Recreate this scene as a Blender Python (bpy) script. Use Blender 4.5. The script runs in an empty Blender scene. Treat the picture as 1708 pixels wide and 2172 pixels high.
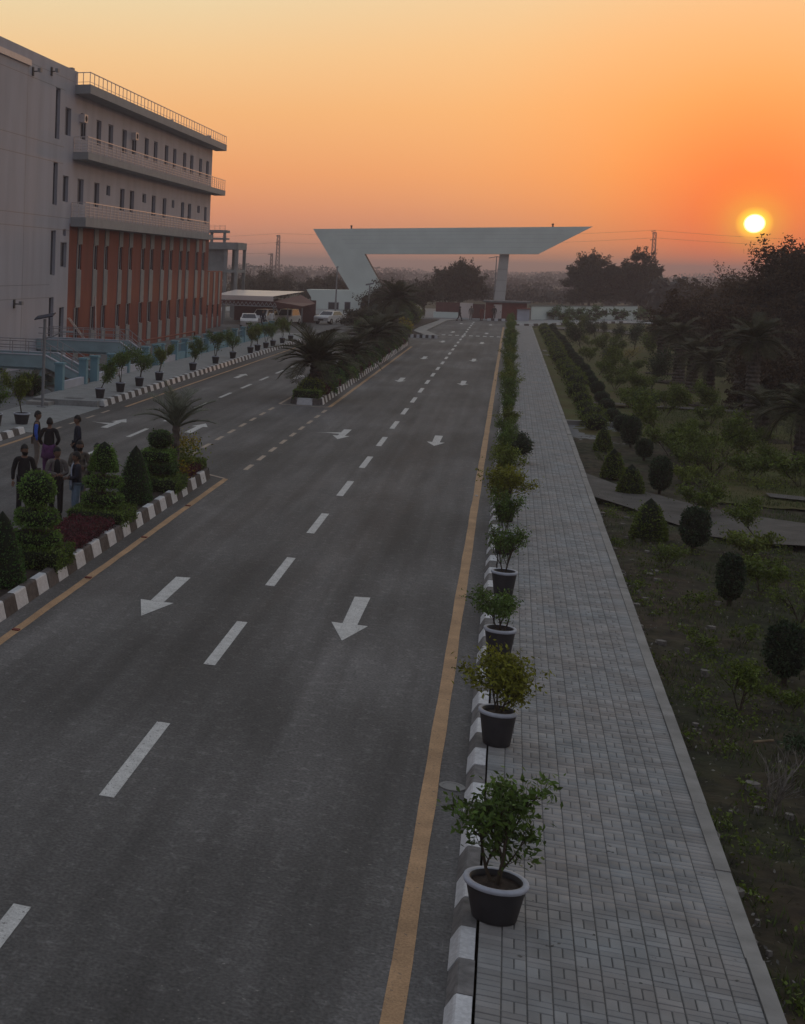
import bpy, bmesh, math, random
import numpy as np
from mathutils import Vector, Matrix
R = math.radians
SC = bpy.context.scene
COL = SC.collection

# ------------------------------------------------------------ camera
cam_d = bpy.data.cameras.new('camera')
cam = bpy.data.objects.new('camera', cam_d); COL.objects.link(cam)
PITCH, ROLL, YAW = .089, .0216, -.3981
fwd = Vector((math.sin(YAW)*math.cos(PITCH), math.cos(YAW)*math.cos(PITCH), -math.sin(PITCH)))
rt0 = Vector((math.cos(YAW), -math.sin(YAW), 0)); up0 = rt0.cross(fwd)
rt = rt0*math.cos(ROLL) + up0*math.sin(ROLL); up = up0*math.cos(ROLL) - rt0*math.sin(ROLL)
m = Matrix((rt, up, -fwd)).transposed().to_4x4(); m.translation = (0, 0, 6.2)
cam.matrix_world = m
cam_d.sensor_fit = 'HORIZONTAL'; cam_d.sensor_width = 36
cam_d.lens = 2976.57/1708*36
cam_d.shift_x = (854+175.3)/1708
cam_d.shift_y = -(1086-815.8)/1708
cam_d.clip_start = .1; cam_d.clip_end = 20000
SC.camera = cam

# ------------------------------------------------------------ sky, sun, exposure
SUN_AZ, SUN_EL = 7.72, 1.876
sun_dir = Vector((math.sin(R(SUN_AZ))*math.cos(R(SUN_EL)), math.cos(R(SUN_AZ))*math.cos(R(SUN_EL)), math.sin(R(SUN_EL))))
W = bpy.data.worlds.new('World'); SC.world = W; W.use_nodes = True
nt = W.node_tree; N = nt.nodes; L = nt.links; N.clear()
def nn(t, **k):
    n = N.new(t)
    for a, b in k.items(): setattr(n, a, b)
    return n
def math_n(op, a=None, b=None, c=None, clamp=False):
    n = nn('ShaderNodeMath', operation=op, use_clamp=clamp)
    for i, v in enumerate((a, b, c)):
        if v is None: continue
        if isinstance(v, (int, float)): n.inputs[i].default_value = v
        else: L.new(v, n.inputs[i])
    return n.outputs[0]
def ramp_n(fac, stops):
    n = nn('ShaderNodeValToRGB'); cr = n.color_ramp
    while len(cr.elements) < len(stops): cr.elements.new(.5)
    for e, (p, c) in zip(cr.elements, stops):
        e.position = p; e.color = (*c, 1)
    L.new(fac, n.inputs[0]); return n.outputs[0]
def mix_n(f, a, b):
    n = nn('ShaderNodeMix', data_type='RGBA'); 
    if isinstance(f, (int, float)): n.inputs[0].default_value = f
    else: L.new(f, n.inputs[0])
    L.new(a, n.inputs[6]); L.new(b, n.inputs[7]); return n.outputs[2]
tc = nn('ShaderNodeTexCoord'); vn = nn('ShaderNodeVectorMath', operation='NORMALIZE')
L.new(tc.outputs['Generated'], vn.inputs[0])
sx = nn('ShaderNodeSeparateXYZ'); L.new(vn.outputs[0], sx.inputs[0])
el = math_n('MULTIPLY', math_n('ARCSINE', sx.outputs[2]), 180/math.pi)
elf = math_n('POWER', math_n('DIVIDE', math_n('MAXIMUM', el, 0.0), 90.0), .5)   # sqrt: detail near the horizon
def ep(d): return (max(d, 0)/90)**.5
def lin(r, g, b):
    f = lambda v: v/255/12.92 if v/255 <= .04045 else ((v/255+.055)/1.055)**2.4
    return (f(r), f(g), f(b))
west = ramp_n(elf, [(0, lin(190, 138, 124)), (ep(.8), lin(206, 140, 116)), (ep(2), lin(224, 146, 110)), (ep(3.6), lin(238, 160, 106)),
                    (ep(6), lin(241, 180, 120)), (ep(8.2), lin(239, 196, 142)), (ep(10.5), lin(232, 208, 164)), (ep(20), lin(205, 205, 190)),
                    (ep(40), lin(172, 178, 186)), (1, lin(158, 166, 180))])
east = ramp_n(elf, [(0, lin(118, 112, 118)), (ep(6), lin(140, 130, 132)), (ep(15), lin(146, 142, 148)), (ep(40), lin(150, 154, 164)), (1, lin(158, 166, 180))])
ds = nn('ShaderNodeVectorMath', operation='DOT_PRODUCT'); L.new(vn.outputs[0], ds.inputs[0]); ds.inputs[1].default_value = sun_dir
ang = math_n('MULTIPLY', math_n('ARCCOSINE', math_n('MINIMUM', ds.outputs['Value'], .9999999)), 180/math.pi)
wf = math_n('SMOOTH_MIN', math_n('MULTIPLY_ADD', ds.outputs['Value'], .5, .5), 1.0, .05, clamp=True)
wfac = nn('ShaderNodeMapRange', interpolation_type='SMOOTHSTEP'); L.new(ds.outputs['Value'], wfac.inputs[0])
wfac.inputs[1].default_value = -.3; wfac.inputs[2].default_value = .9
base = mix_n(wfac.outputs[0], east, west)
# away from the sun the low sky is duller, towards it more orange
g1 = ramp_n(math_n('DIVIDE', ang, 30.0, clamp=True), [(0, lin(255, 120, 36)), (2/30, lin(255, 116, 44)), (5/30, lin(255, 148, 60)), (10/30, lin(248, 168, 94)), (1, lin(226, 166, 122))])
gf = ramp_n(math_n('DIVIDE', ang, 30.0, clamp=True), [(0, (1, 1, 1)), (1.2/30, (.95,)*3), (3/30, (.80,)*3), (6/30, (.50,)*3), (11/30, (.2,)*3), (.7, (0, 0, 0))])
c1 = mix_n(gf, base, g1)
disc = ramp_n(math_n('DIVIDE', ang, 2.0, clamp=True), [(0, (4.5, 4.2, 3.0)), (.27/2, (4.0, 3.6, 1.6)), (.34/2, (1.7, .85, .05)), (.6/2, (1.0, .34, .03)), (1.2/2, (1.0, .24, .03)), (1, (1.0, .18, .026))])
df = ramp_n(math_n('DIVIDE', ang, 2.0, clamp=True), [(0, (1, 1, 1)), (.55/2, (1, 1, 1)), (.8/2, (.85,)*3), (1.3/2, (.4,)*3), (1, (0, 0, 0))])
c2 = mix_n(df, c1, disc)
# the physical sky gives the faint blue of the twilight on top
sky = nn('ShaderNodeTexSky', sky_type='NISHITA', sun_disc=False, sun_elevation=R(SUN_EL), sun_rotation=R(SUN_AZ), dust_density=3.0)
skm = nn('ShaderNodeMix', data_type='RGBA', blend_type='ADD'); skm.inputs[0].default_value = .006
L.new(c2, skm.inputs[6]); L.new(sky.outputs[0], skm.inputs[7])
bg = nn('ShaderNodeBackground'); L.new(skm.outputs[2], bg.inputs[0]); bg.inputs[1].default_value = 1.0
wo = nn('ShaderNodeOutputWorld'); L.new(bg.outputs[0], wo.inputs[0])

sd = bpy.data.lights.new('sun', 'SUN'); sd.energy = .3; sd.angle = R(.6); sd.color = (1, .42, .14)
so = bpy.data.objects.new('sun', sd); COL.objects.link(so); so.rotation_euler = sun_dir.to_track_quat('Z', 'Y').to_euler()
SC.view_settings.view_transform = 'Standard'; SC.view_settings.look = 'None'
SC.view_settings.exposure = 0.12; SC.view_settings.gamma = 1.0; SC.view_settings.use_curve_mapping = False
SC.cycles.max_bounces = 6; SC.cycles.volume_bounces = 0; SC.cycles.transparent_max_bounces = 8

# ------------------------------------------------------------ materials
def mat(name, col, rough=.85, var=.15, scale=6., bump=0., bscale=None, island=0., obj_rnd=0., col2=None, spec=.3, coord='pos', stretch=None, metal=0., scale2=None, amt2=0., speck=None, trans=0., fine=False):
    m = bpy.data.materials.new(name); m.use_nodes = True
    t = m.node_tree; n = t.nodes; l = t.links; b = n['Principled BSDF']
    b.inputs['Roughness'].default_value = rough; b.inputs['Specular IOR Level'].default_value = spec; b.inputs['Metallic'].default_value = metal
    if coord == 'pos':
        g = n.new('ShaderNodeNewGeometry'); vec = g.outputs['Position']
    else:
        g = n.new('ShaderNodeTexCoord'); vec = g.outputs['Object']
    if stretch:
        mp = n.new('ShaderNodeMapping'); mp.inputs['Scale'].default_value = stretch; l.new(vec, mp.inputs[0]); vec = mp.outputs[0]
    nz = n.new('ShaderNodeTexNoise'); nz.inputs['Scale'].default_value = scale; nz.inputs['Detail'].default_value = 6; l.new(vec, nz.inputs[0])
    mx = n.new('ShaderNodeMix'); mx.data_type = 'RGBA'
    c2 = col2 or tuple(c*(1-2*var) for c in col); ca = col if col2 else tuple(c*(1+var) for c in col)
    mx.inputs[6].default_value = (*ca, 1); mx.inputs[7].default_value = (*c2, 1)
    mr = n.new('ShaderNodeMapRange'); mr.inputs[1].default_value = .3; mr.inputs[2].default_value = .7; l.new(nz.outputs[0], mr.inputs[0]); l.new(mr.outputs[0], mx.inputs[0])
    out = mx.outputs[2]
    def mul(fac_sock, lo, hi, out):
        r = n.new('ShaderNodeMapRange'); r.inputs[3].default_value = lo; r.inputs[4].default_value = hi; l.new(fac_sock, r.inputs[0])
        h = n.new('ShaderNodeMix'); h.data_type = 'RGBA'; h.blend_type = 'MULTIPLY'; h.inputs[0].default_value = 1
        cc = n.new('ShaderNodeCombineColor')
        for i in range(3): l.new(r.outputs[0], cc.inputs[i])
        l.new(out, h.inputs[6]); l.new(cc.outputs[0], h.inputs[7]); return h.outputs[2]
    if island:
        gi = n.new('ShaderNodeNewGeometry'); out = mul(gi.outputs['Random Per Island'], 1-island, 1+island, out)
    if obj_rnd:
        oi = n.new('ShaderNodeObjectInfo'); out = mul(oi.outputs['Random'], 1-obj_rnd, 1+obj_rnd, out)
    if amt2:
        n2 = n.new('ShaderNodeTexNoise'); n2.inputs['Scale'].default_value = scale2; n2.inputs['Detail'].default_value = 4; l.new(vec, n2.inputs[0])
        r = n.new('ShaderNodeMapRange'); r.inputs[1].default_value = .35; r.inputs[2].default_value = .65; l.new(n2.outputs[0], r.inputs[0])
        out = mul(r.outputs[0], 1-amt2, 1+amt2, out)
    if speck:
        sc_, th, scol = speck
        n3 = n.new('ShaderNodeTexNoise'); n3.inputs['Scale'].default_value = sc_; n3.inputs['Detail'].default_value = 2; l.new(g.outputs['Position'] if coord == 'pos' else vec, n3.inputs[0])
        r = n.new('ShaderNodeMapRange'); r.inputs[1].default_value = th; r.inputs[2].default_value = th+.03; l.new(n3.outputs[0], r.inputs[0])
        h = n.new('ShaderNodeMix'); h.data_type = 'RGBA'; l.new(r.outputs[0], h.inputs[0]); l.new(out, h.inputs[6]); h.inputs[7].default_value = (*scol, 1); out = h.outputs[2]
    if fine:      # aggregate grain, darker wheel paths along the lanes and pale dust patches
        n4 = n.new('ShaderNodeTexNoise'); n4.inputs['Scale'].default_value = 26; n4.inputs['Detail'].default_value = 3; l.new(g.outputs['Position'], n4.inputs[0])
        r4 = n.new('ShaderNodeMapRange'); r4.inputs[1].default_value = .3; r4.inputs[2].default_value = .7; l.new(n4.outputs[0], r4.inputs[0]); out = mul(r4.outputs[0], .66, 1.34, out)
        n6 = n.new('ShaderNodeTexNoise'); n6.inputs['Scale'].default_value = 5.5; n6.inputs['Detail'].default_value = 6; n6.inputs['Roughness'].default_value = .7; l.new(g.outputs['Position'], n6.inputs[0])
        r6 = n.new('ShaderNodeMapRange'); r6.inputs[1].default_value = .52; r6.inputs[2].default_value = .74; l.new(n6.outputs[0], r6.inputs[0]); out = mul(r6.outputs[0], .96, 1.7, out)
        st = n.new('ShaderNodeMapping'); st.inputs['Scale'].default_value = (2.6, .03, 1); l.new(g.outputs['Position'], st.inputs[0])
        n7 = n.new('ShaderNodeTexNoise'); n7.inputs['Scale'].default_value = 1.; n7.inputs['Detail'].default_value = 4; l.new(st.outputs[0], n7.inputs[0])
        r7 = n.new('ShaderNodeMapRange'); r7.inputs[1].default_value = .35; r7.inputs[2].default_value = .65; l.new(n7.outputs[0], r7.inputs[0]); out = mul(r7.outputs[0], .84, 1.14, out)
        n5 = n.new('ShaderNodeTexNoise'); n5.inputs['Scale'].default_value = .16; n5.inputs['Detail'].default_value = 5; l.new(g.outputs['Position'], n5.inputs[0])
        r5 = n.new('ShaderNodeMapRange'); r5.inputs[1].default_value = .42; r5.inputs[2].default_value = .68; l.new(n5.outputs[0], r5.inputs[0]); out = mul(r5.outputs[0], .92, 1.32, out)
    l.new(out, b.inputs['Base Color'])
    if bump:
        bn = n.new('ShaderNodeTexNoise'); bn.inputs['Scale'].default_value = bscale or scale*8; bn.inputs['Detail'].default_value = 3; l.new(vec, bn.inputs[0])
        bp = n.new('ShaderNodeBump'); bp.inputs['Strength'].default_value = bump; bp.inputs['Distance'].default_value = .02; l.new(bn.outputs[0], bp.inputs['Height']); l.new(bp.outputs[0], b.inputs['Normal'])
    if trans:
        tr = n.new('ShaderNodeBsdfTranslucent'); ms = n.new('ShaderNodeMixShader'); ms.inputs[0].default_value = trans
        l.new(out, tr.inputs[0]); l.new(b.outputs[0], ms.inputs[1]); l.new(tr.outputs[0], ms.inputs[2]); l.new(ms.outputs[0], n['Material Output'].inputs[0])
    return m
def leaf(name, col, isl=.45, **k): return mat(name, col, rough=.6, var=.2, scale=3, island=isl, spec=.25, trans=.25, **k)
M = {}
M['asphalt'] = mat('asphalt', (.100, .097, .096), .84, .22, .55, bump=.7, bscale=70, stretch=(1, .13, 1), scale2=2.2, amt2=.20, speck=(15., .70, (.17, .16, .15)), fine=True)
M['park_asphalt'] = mat('park_asphalt', (.10, .10, .10), .9, .15, .5, bump=.2, bscale=40)
M['paint_white'] = mat('paint_white', (.50, .50, .49), .7, .10, 5, scale2=60., amt2=.2, speck=(24., .64, (.15, .145, .14)))
M['paint_yellow'] = mat('paint_yellow', (.39, .24, .13), .7, .14, 2, scale2=40., amt2=.18, speck=(20., .66, (.16, .12, .09)))
M['paint_pale'] = mat('paint_pale', (.36, .29, .23), .7, .15, 8, scale2=60., amt2=.15)
M['kerb_white'] = mat('kerb_white', (.50, .51, .53), .6, .07, 9, bump=.15, obj_rnd=.08, scale2=30., amt2=.12)
M['kerb_dark'] = mat('kerb_dark', (.085, .075, .073), .85, .2, 9, bump=.3, obj_rnd=.18)
M['kerb_grey'] = mat('kerb_grey', (.15, .145, .145), .85, .2, 9, bump=.3, obj_rnd=.15)
M['paver'] = mat('paver', (.205, .22, .228), .8, .10, .9, bump=.25, bscale=50, island=.16, obj_rnd=.14, scale2=2.3, amt2=.14, col2=(.23, .215, .205), speck=(11., .72, (.08, .08, .075)))
M['joint'] = mat('joint', (.095, .095, .092), .95, .2, 20)
M['paver_far'] = mat('paver_far', (.195, .195, .195), .85, .08, 3, scale2=14., amt2=.08)
M['concrete'] = mat('concrete', (.24, .235, .225), .85, .12, 3, bump=.2, scale2=.8, amt2=.12)
M['conc_dark'] = mat('conc_dark', (.15, .155, .16), .9, .15, 2, bump=.2)
M['plaza'] = mat('plaza', (.24, .25, .25), .85, .08, 2, scale2=12., amt2=.10, bump=.15)
M['soil'] = mat('soil', (.035, .025, .018), .95, .3, 5, bump=.8, bscale=30)
M['pot_soil'] = mat('pot_soil', (.05, .035, .028), .95, .3, 30, bump=.8, bscale=60)
M['ground'] = mat('ground', (.045, .042, .024), .95, .2, .06, col2=(.028, .033, .015), scale2=1.2, amt2=.25)
M['park'] = mat('park', (.034, .022, .013), .95, .2, .5, col2=(.016, .024, .007), bump=1., bscale=9, scale2=3.5, amt2=.5, speck=(30., .74, (.12, .1, .085)))
M['lawn'] = mat('lawn', (.052, .072, .010), .95, .2, .35, col2=(.064, .046, .013), bump=.8, bscale=20)
M['path'] = mat('path', (.085, .080, .075), .9, .15, 2, bump=.3, scale2=8., amt2=.12)
M['wall'] = mat('wall', (.345, .355, .41), .85, .05, .3, bump=.1, bscale=30, scale2=.8, amt2=.08, col2=(.365, .355, .395), stretch=(1, 1, .18))
M['slab'] = mat('slab', (.28, .29, .30), .85, .06, 1.5, bump=.1)
M['red_wall'] = mat('red_wall', (.20, .053, .040), .8, .10, 1.2, bump=.15, scale2=.4, amt2=.12, stretch=(1, 1, .25))
M['strip'] = mat('strip', (.25, .255, .26), .85, .08, 2)
M['glass'] = mat('glass', (.018, .022, .032), .12, .1, 1, spec=.5)
M['frame'] = mat('frame', (.30, .31, .34), .5, .05, 3)
M['dark'] = mat('dark', (.012, .012, .013), .9, .1, 3)
M['blue_wall'] = mat('blue_wall', (.27, .385, .42), .8, .06, 2, scale2=.7, amt2=.10)
M['blue_deep'] = mat('blue_deep', (.16, .30, .36), .75, .06, 2)
M['lav_wall'] = mat('lav_wall', (.42, .44, .50), .85, .06, 2, scale2=1., amt2=.08)
M['steel'] = mat('steel', (.30, .29, .30), .45, .05, 4, metal=.3)
M['rail_white'] = mat('rail_white', (.55, .50, .50), .5, .05, 4)
M['pole'] = mat('pole', (.20, .21, .22), .6, .06, 4)
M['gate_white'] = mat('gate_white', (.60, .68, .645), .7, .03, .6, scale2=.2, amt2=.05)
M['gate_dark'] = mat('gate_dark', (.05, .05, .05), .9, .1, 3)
M['pillar'] = mat('pillar', (.42, .42, .41), .85, .05, 1)
M['hut_red'] = mat('hut_red', (.17, .045, .035), .85, .1, 2)
M['frame_conc'] = mat('frame_conc', (.26, .27, .27), .9, .12, 1)
M['roof_sheet'] = mat('roof_sheet', (.62, .55, .52), .35, .05, .5)
M['truss'] = mat('truss', (.12, .05, .045), .7, .1, 2)
M['pot'] = mat('pot', (.035, .034, .038), .55, .12, 6, bump=.1, coord='obj')
M['pot_rim'] = mat('pot_rim', (.40, .43, .50), .6, .06, 12, coord='obj', bump=.15)
M['bark'] = mat('bark', (.10, .08, .065), .95, .3, 8, bump=.8, bscale=30, coord='obj')
M['bark_pale'] = mat('bark_pale', (.20, .185, .165), .9, .25, 8, bump=.5, coord='obj')
M['twig'] = mat('twig', (.055, .042, .03), .9, .2, 8, coord='obj')
M['leaf_pot'] = leaf('leaf_pot', (0.095, 0.16, 0.032))
M['leaf_pot_y'] = leaf('leaf_pot_y', (0.19, 0.2, 0.022))
M['leaf_lime'] = leaf('leaf_lime', (0.14, 0.18, 0.028))
M['leaf_top'] = leaf('leaf_top', (0.125, 0.23, 0.045))
M['leaf_top_d'] = leaf('leaf_top_d', (0.062, 0.125, 0.03))
M['leaf_cone'] = leaf('leaf_cone', (0.07, 0.15, 0.038))
M['leaf_box'] = leaf('leaf_box', (0.11, 0.175, 0.032))
M['leaf_red'] = leaf('leaf_red', (0.105, 0.024, 0.034))
M['leaf_yel'] = leaf('leaf_yel', (.27, .21, .015), .6)
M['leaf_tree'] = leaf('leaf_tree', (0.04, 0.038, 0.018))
M['leaf_big'] = leaf('leaf_big', (0.052, 0.031, 0.012))  # red of the sunset glow is mixed into this leaf colour
M['leaf_far'] = leaf('leaf_far', (.045, .045, .04))
M['leaf_oval'] = leaf('leaf_oval', (0.034, 0.06, 0.026))
M['leaf_park'] = leaf('leaf_park', (0.105, 0.15, 0.022))
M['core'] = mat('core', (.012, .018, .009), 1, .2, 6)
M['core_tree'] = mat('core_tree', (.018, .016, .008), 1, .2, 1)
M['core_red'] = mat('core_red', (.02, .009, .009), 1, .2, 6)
M['frond'] = leaf('frond', (.15, .165, .12), .3)
M['frond_d'] = leaf('frond_d', (.050, .052, .022), .35)
M['frond_dry'] = leaf('frond_dry', (.12, .10, .08), .3)
M['palm_bark'] = mat('palm_bark', (.10, .085, .075), .95, .35, 7, bump=1., bscale=14, coord='obj')
M['grass'] = leaf('grass', (0.055, 0.08, 0.016))
M['skin'] = mat('skin', (.17, .095, .065), .6, .05, 10)
M['hair'] = mat('hair', (.008, .007, .007), .6, .1, 20)
M['black_cloth'] = mat('black_cloth', (.014, .013, .015), .9, .15, 12)
M['navy_cloth'] = mat('navy_cloth', (.016, .019, .032), .9, .15, 12)
M['blue_cloth'] = mat('blue_cloth', (.03, .09, .42), .85, .1, 12)
M['khaki'] = mat('khaki', (.16, .135, .12), .9, .1, 10)
M['purple_cloth'] = mat('purple_cloth', (.10, .035, .11), .9, .1, 10)
M['grey_cloth'] = mat('grey_cloth', (.13, .115, .11), .9, .15, 14)
M['plaid'] = mat('plaid', (.15, .125, .10), .9, .15, 9, col2=(.02, .02, .02), coord='obj')
M['jean'] = mat('jean', (.13, .19, .26), .9, .1, 10)
M['lightblue'] = mat('lightblue', (.32, .36, .45), .85, .05, 10)
M['shoe'] = mat('shoe', (.02, .018, .017), .6, .1, 10)
M['car_white'] = mat('car_white', (.60, .60, .60), .3, .02, 2, spec=.5)
M['tyre'] = mat('tyre', (.02, .02, .02), .9, .1, 9)
M['rim'] = mat('rim', (.35, .35, .36), .4, .05, 9, metal=.6)
M['lamp_lens'] = mat('lamp_lens', (.55, .55, .55), .2, .05, 9)
M['lattice'] = mat('lattice', (.12, .08, .07), .7, .1, 3)
M['log'] = mat('log', (.20, .15, .09), .9, .2, 8)
M['litter'] = mat('litter', (.22, .21, .19), .9, .2, 8, island=.4)
M['solar'] = mat('solar', (.02, .025, .045), .6, .1, 3)
M['stone'] = mat('stone', (.19, .175, .16), .95, .2, 6, bump=.6)
# ------------------------------------------------------------ mesh helpers
def mesh_np(name, verts, faces, mats, midx=None, smooth=False):
    """verts (N,3) array; faces list/array of equal-length index rows or a list of rows"""
    me = bpy.data.meshes.new(name)
    v = np.asarray(verts, dtype=np.float32)
    if isinstance(faces, np.ndarray):
        nf, k = faces.shape
        me.vertices.add(len(v)); me.vertices.foreach_set('co', v.ravel())
        me.loops.add(nf*k); me.loops.foreach_set('vertex_index', faces.astype(np.int32).ravel())
        me.polygons.add(nf); me.polygons.foreach_set('loop_start', np.arange(0, nf*k, k, dtype=np.int32))
        me.update(calc_edges=True)
    else:
        me.from_pydata([tuple(x) for x in v.tolist()], [], faces)
    for mm in (mats if isinstance(mats, (list, tuple)) else [mats]): me.materials.append(mm)
    if midx is not None: me.polygons.foreach_set('material_index', np.asarray(midx, dtype=np.int32))
    if smooth: me.polygons.foreach_set('use_smooth', np.ones(len(me.polygons), dtype=bool))
    me.update(); me.validate(); return me
def link(name, me, parent=None, loc=(0, 0, 0), rz=0., scale=None, kind=None, label=None, cat=None, group=None):
    o = bpy.data.objects.new(name, me); COL.objects.link(o)
    if parent is not None: o.parent = parent
    o.location = loc; o.rotation_euler = (0, 0, rz)
    if scale is not None: o.scale = scale if hasattr(scale, '__len__') else (scale,)*3
    return tag(o, label, cat, group, kind)
def tag(o, label=None, cat=None, group=None, kind=None):
    if label: o['label'] = label
    if cat: o['category'] = cat
    if group: o['group'] = group
    if kind: o['kind'] = kind
    return o
def thing(name, loc, label, cat, group=None, rz=0.): return link(name, None, None, loc, rz, label=label, cat=cat, group=group)
def dup(root, loc, rz, label=None, scale=None, name=None):
    r = root.copy(); COL.objects.link(r); r.location = loc; r.rotation_euler = (0, 0, rz)
    if label: r['label'] = label
    if scale is not None: r.scale = (scale,)*3 if not hasattr(scale, '__len__') else scale
    for ch in list(root.children):
        c = ch.copy(); COL.objects.link(c); c.parent = r
        for g in list(ch.children):
            d = g.copy(); COL.objects.link(d); d.parent = c
    return r
class MB:
    def __init__(s): s.v = []; s.f = []; s.m = []
    def add(s, vs, fs, mi=0):
        o = len(s.v); s.v += [tuple(x) for x in vs]; s.f += [[i+o for i in f] for f in fs]; s.m += [mi]*len(fs); return s
    def box(s, x0, x1, y0, y1, z0, z1, mi=0):
        return s.add([(x0, y0, z0), (x1, y0, z0), (x1, y1, z0), (x0, y1, z0), (x0, y0, z1), (x1, y0, z1), (x1, y1, z1), (x0, y1, z1)],
                     [(0, 3, 2, 1), (4, 5, 6, 7), (0, 1, 5, 4), (1, 2, 6, 5), (2, 3, 7, 6), (3, 0, 4, 7)], mi)
    def prism(s, pts, z0, z1, mi=0):      # polygon (ccw) in xy
        n = len(pts)
        return s.add([(p[0], p[1], z0) for p in pts]+[(p[0], p[1], z1) for p in pts],
                     [tuple(range(n-1, -1, -1)), tuple(range(n, 2*n))]+[(i, (i+1) % n, n+(i+1) % n, n+i) for i in range(n)], mi)
    def extr(s, prof, a, b, axis='y', mi=0):  # profile of (u,z) extruded along axis from a to b
        n = len(prof); P = (lambda u, z, t: (u, t, z)) if axis == 'y' else (lambda u, z, t: (t, u, z))
        return s.add([P(u, z, a) for u, z in prof]+[P(u, z, b) for u, z in prof],
                     [tuple(range(n)), tuple(range(2*n-1, n-1, -1))]+[(i, n+i, n+(i+1) % n, (i+1) % n) for i in range(n)], mi)
    def tube(s, pts, rad, seg=6, mi=0, cap=True):
        pts = [Vector(p) for p in pts]; rad = rad if hasattr(rad, '__len__') else [rad]*len(pts)
        rings = []
        for i, p in enumerate(pts):
            d = (pts[min(i+1, len(pts)-1)]-pts[max(i-1, 0)])
            if d.length < 1e-9: d = Vector((0, 0, 1))
            d.normalize(); a = d.cross(Vector((0, 0, 1)) if abs(d.z) < .95 else Vector((1, 0, 0))).normalized(); b = d.cross(a)
            rings.append([p+(a*math.cos(2*math.pi*k/seg)+b*math.sin(2*math.pi*k/seg))*rad[i] for k in range(seg)])
        vs = [v for r in rings for v in r]; fs = []
        for i in range(len(rings)-1):
            for k in range(seg): fs.append((i*seg+k, i*seg+(k+1) % seg, (i+1)*seg+(k+1) % seg, (i+1)*seg+k))
        if cap: fs += [tuple(range(seg-1, -1, -1)), tuple((len(rings)-1)*seg+k for k in range(seg))]
        return s.add(vs, fs, mi)
    def lathe(s, prof, seg=24, mi=0, cx=0, cy=0):
        vs = [(cx+r*math.cos(2*math.pi*k/seg), cy+r*math.sin(2*math.pi*k/seg), z) for r, z in prof for k in range(seg)]
        fs = [(i*seg+k, i*seg+(k+1) % seg, (i+1)*seg+(k+1) % seg, (i+1)*seg+k) for i in range(len(prof)-1) for k in range(seg)]
        return s.add(vs, fs, mi)
    def mesh(s, name, mats, smooth=False): return mesh_np(name, s.v, s.f, mats, s.m, smooth)
    def obj(s, name, mats, parent=None, smooth=False, **k): return link(name, s.mesh(name, mats, smooth), parent, **k)
def leaves_np(pts, size, rng, asp=.45, up=0., out=None):
    """one bent diamond leaf per point; returns verts, faces(tri)"""
    n = len(pts); d = rng.normal(size=(n, 3))
    if out is not None: d = d*.6+out
    d[:, 2] += up
    d /= np.linalg.norm(d, axis=1)[:, None]+1e-9
    q = rng.normal(size=(n, 3)); w = np.cross(d, q); w /= np.linalg.norm(w, axis=1)[:, None]+1e-9
    s = size*(.65+.7*rng.random(n))[:, None]; nm = np.cross(d, w)
    a = pts-d*s*.5; b = pts+w*s*asp*.5+nm*s*.06; c = pts+d*s*.5; e = pts-w*s*asp*.5+nm*s*.06
    v = np.stack([a, b, c, e], 1).reshape(-1, 3); f = np.arange(4*n).reshape(n, 4)
    return v, f
def foliage_mesh(name, pts, size, m, seed=0, asp=.45, up=0., out=None):
    rng = np.random.default_rng(seed); v, f = leaves_np(np.asarray(pts, float), size, rng, asp, up, out)
    return mesh_np(name, v, f, m)
def ell_surface(rng, n, rx, ry, z0, z1, power=2., jitter=.04, cone=0.):
    """points on a clipped shape of revolution between z0 and z1: power 2 ellipsoid, big box-like; cone 0..1 tapers it"""
    u = rng.random(n)*2*math.pi; t = rng.random(n)
    if cone > 0:
        t = 1-np.sqrt(1-t*.98); r = (1-t)**(1.0/(1+.0))*(1)+.0
        r = (1-t**1.25)*cone+(1-cone)*np.sqrt(np.clip(1-t*t, 0, 1))
        z = z0+t*(z1-z0)
        nx = np.stack([np.cos(u), np.sin(u), np.full(n, .45)], 1)
    else:
        ph = np.arccos(1-2*t); c = np.cos(ph); s = np.sin(ph)
        r = np.sign(s)*np.abs(s)**(2./power); zz = np.sign(c)*np.abs(c)**(2./power)
        z = (z0+z1)/2+zz*(z1-z0)/2; nx = np.stack([np.cos(u)*s, np.sin(u)*s, c], 1)
    p = np.stack([rx*r*np.cos(u), ry*r*np.sin(u), z], 1)+rng.normal(size=(n, 3))*jitter
    return p, nx
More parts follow.
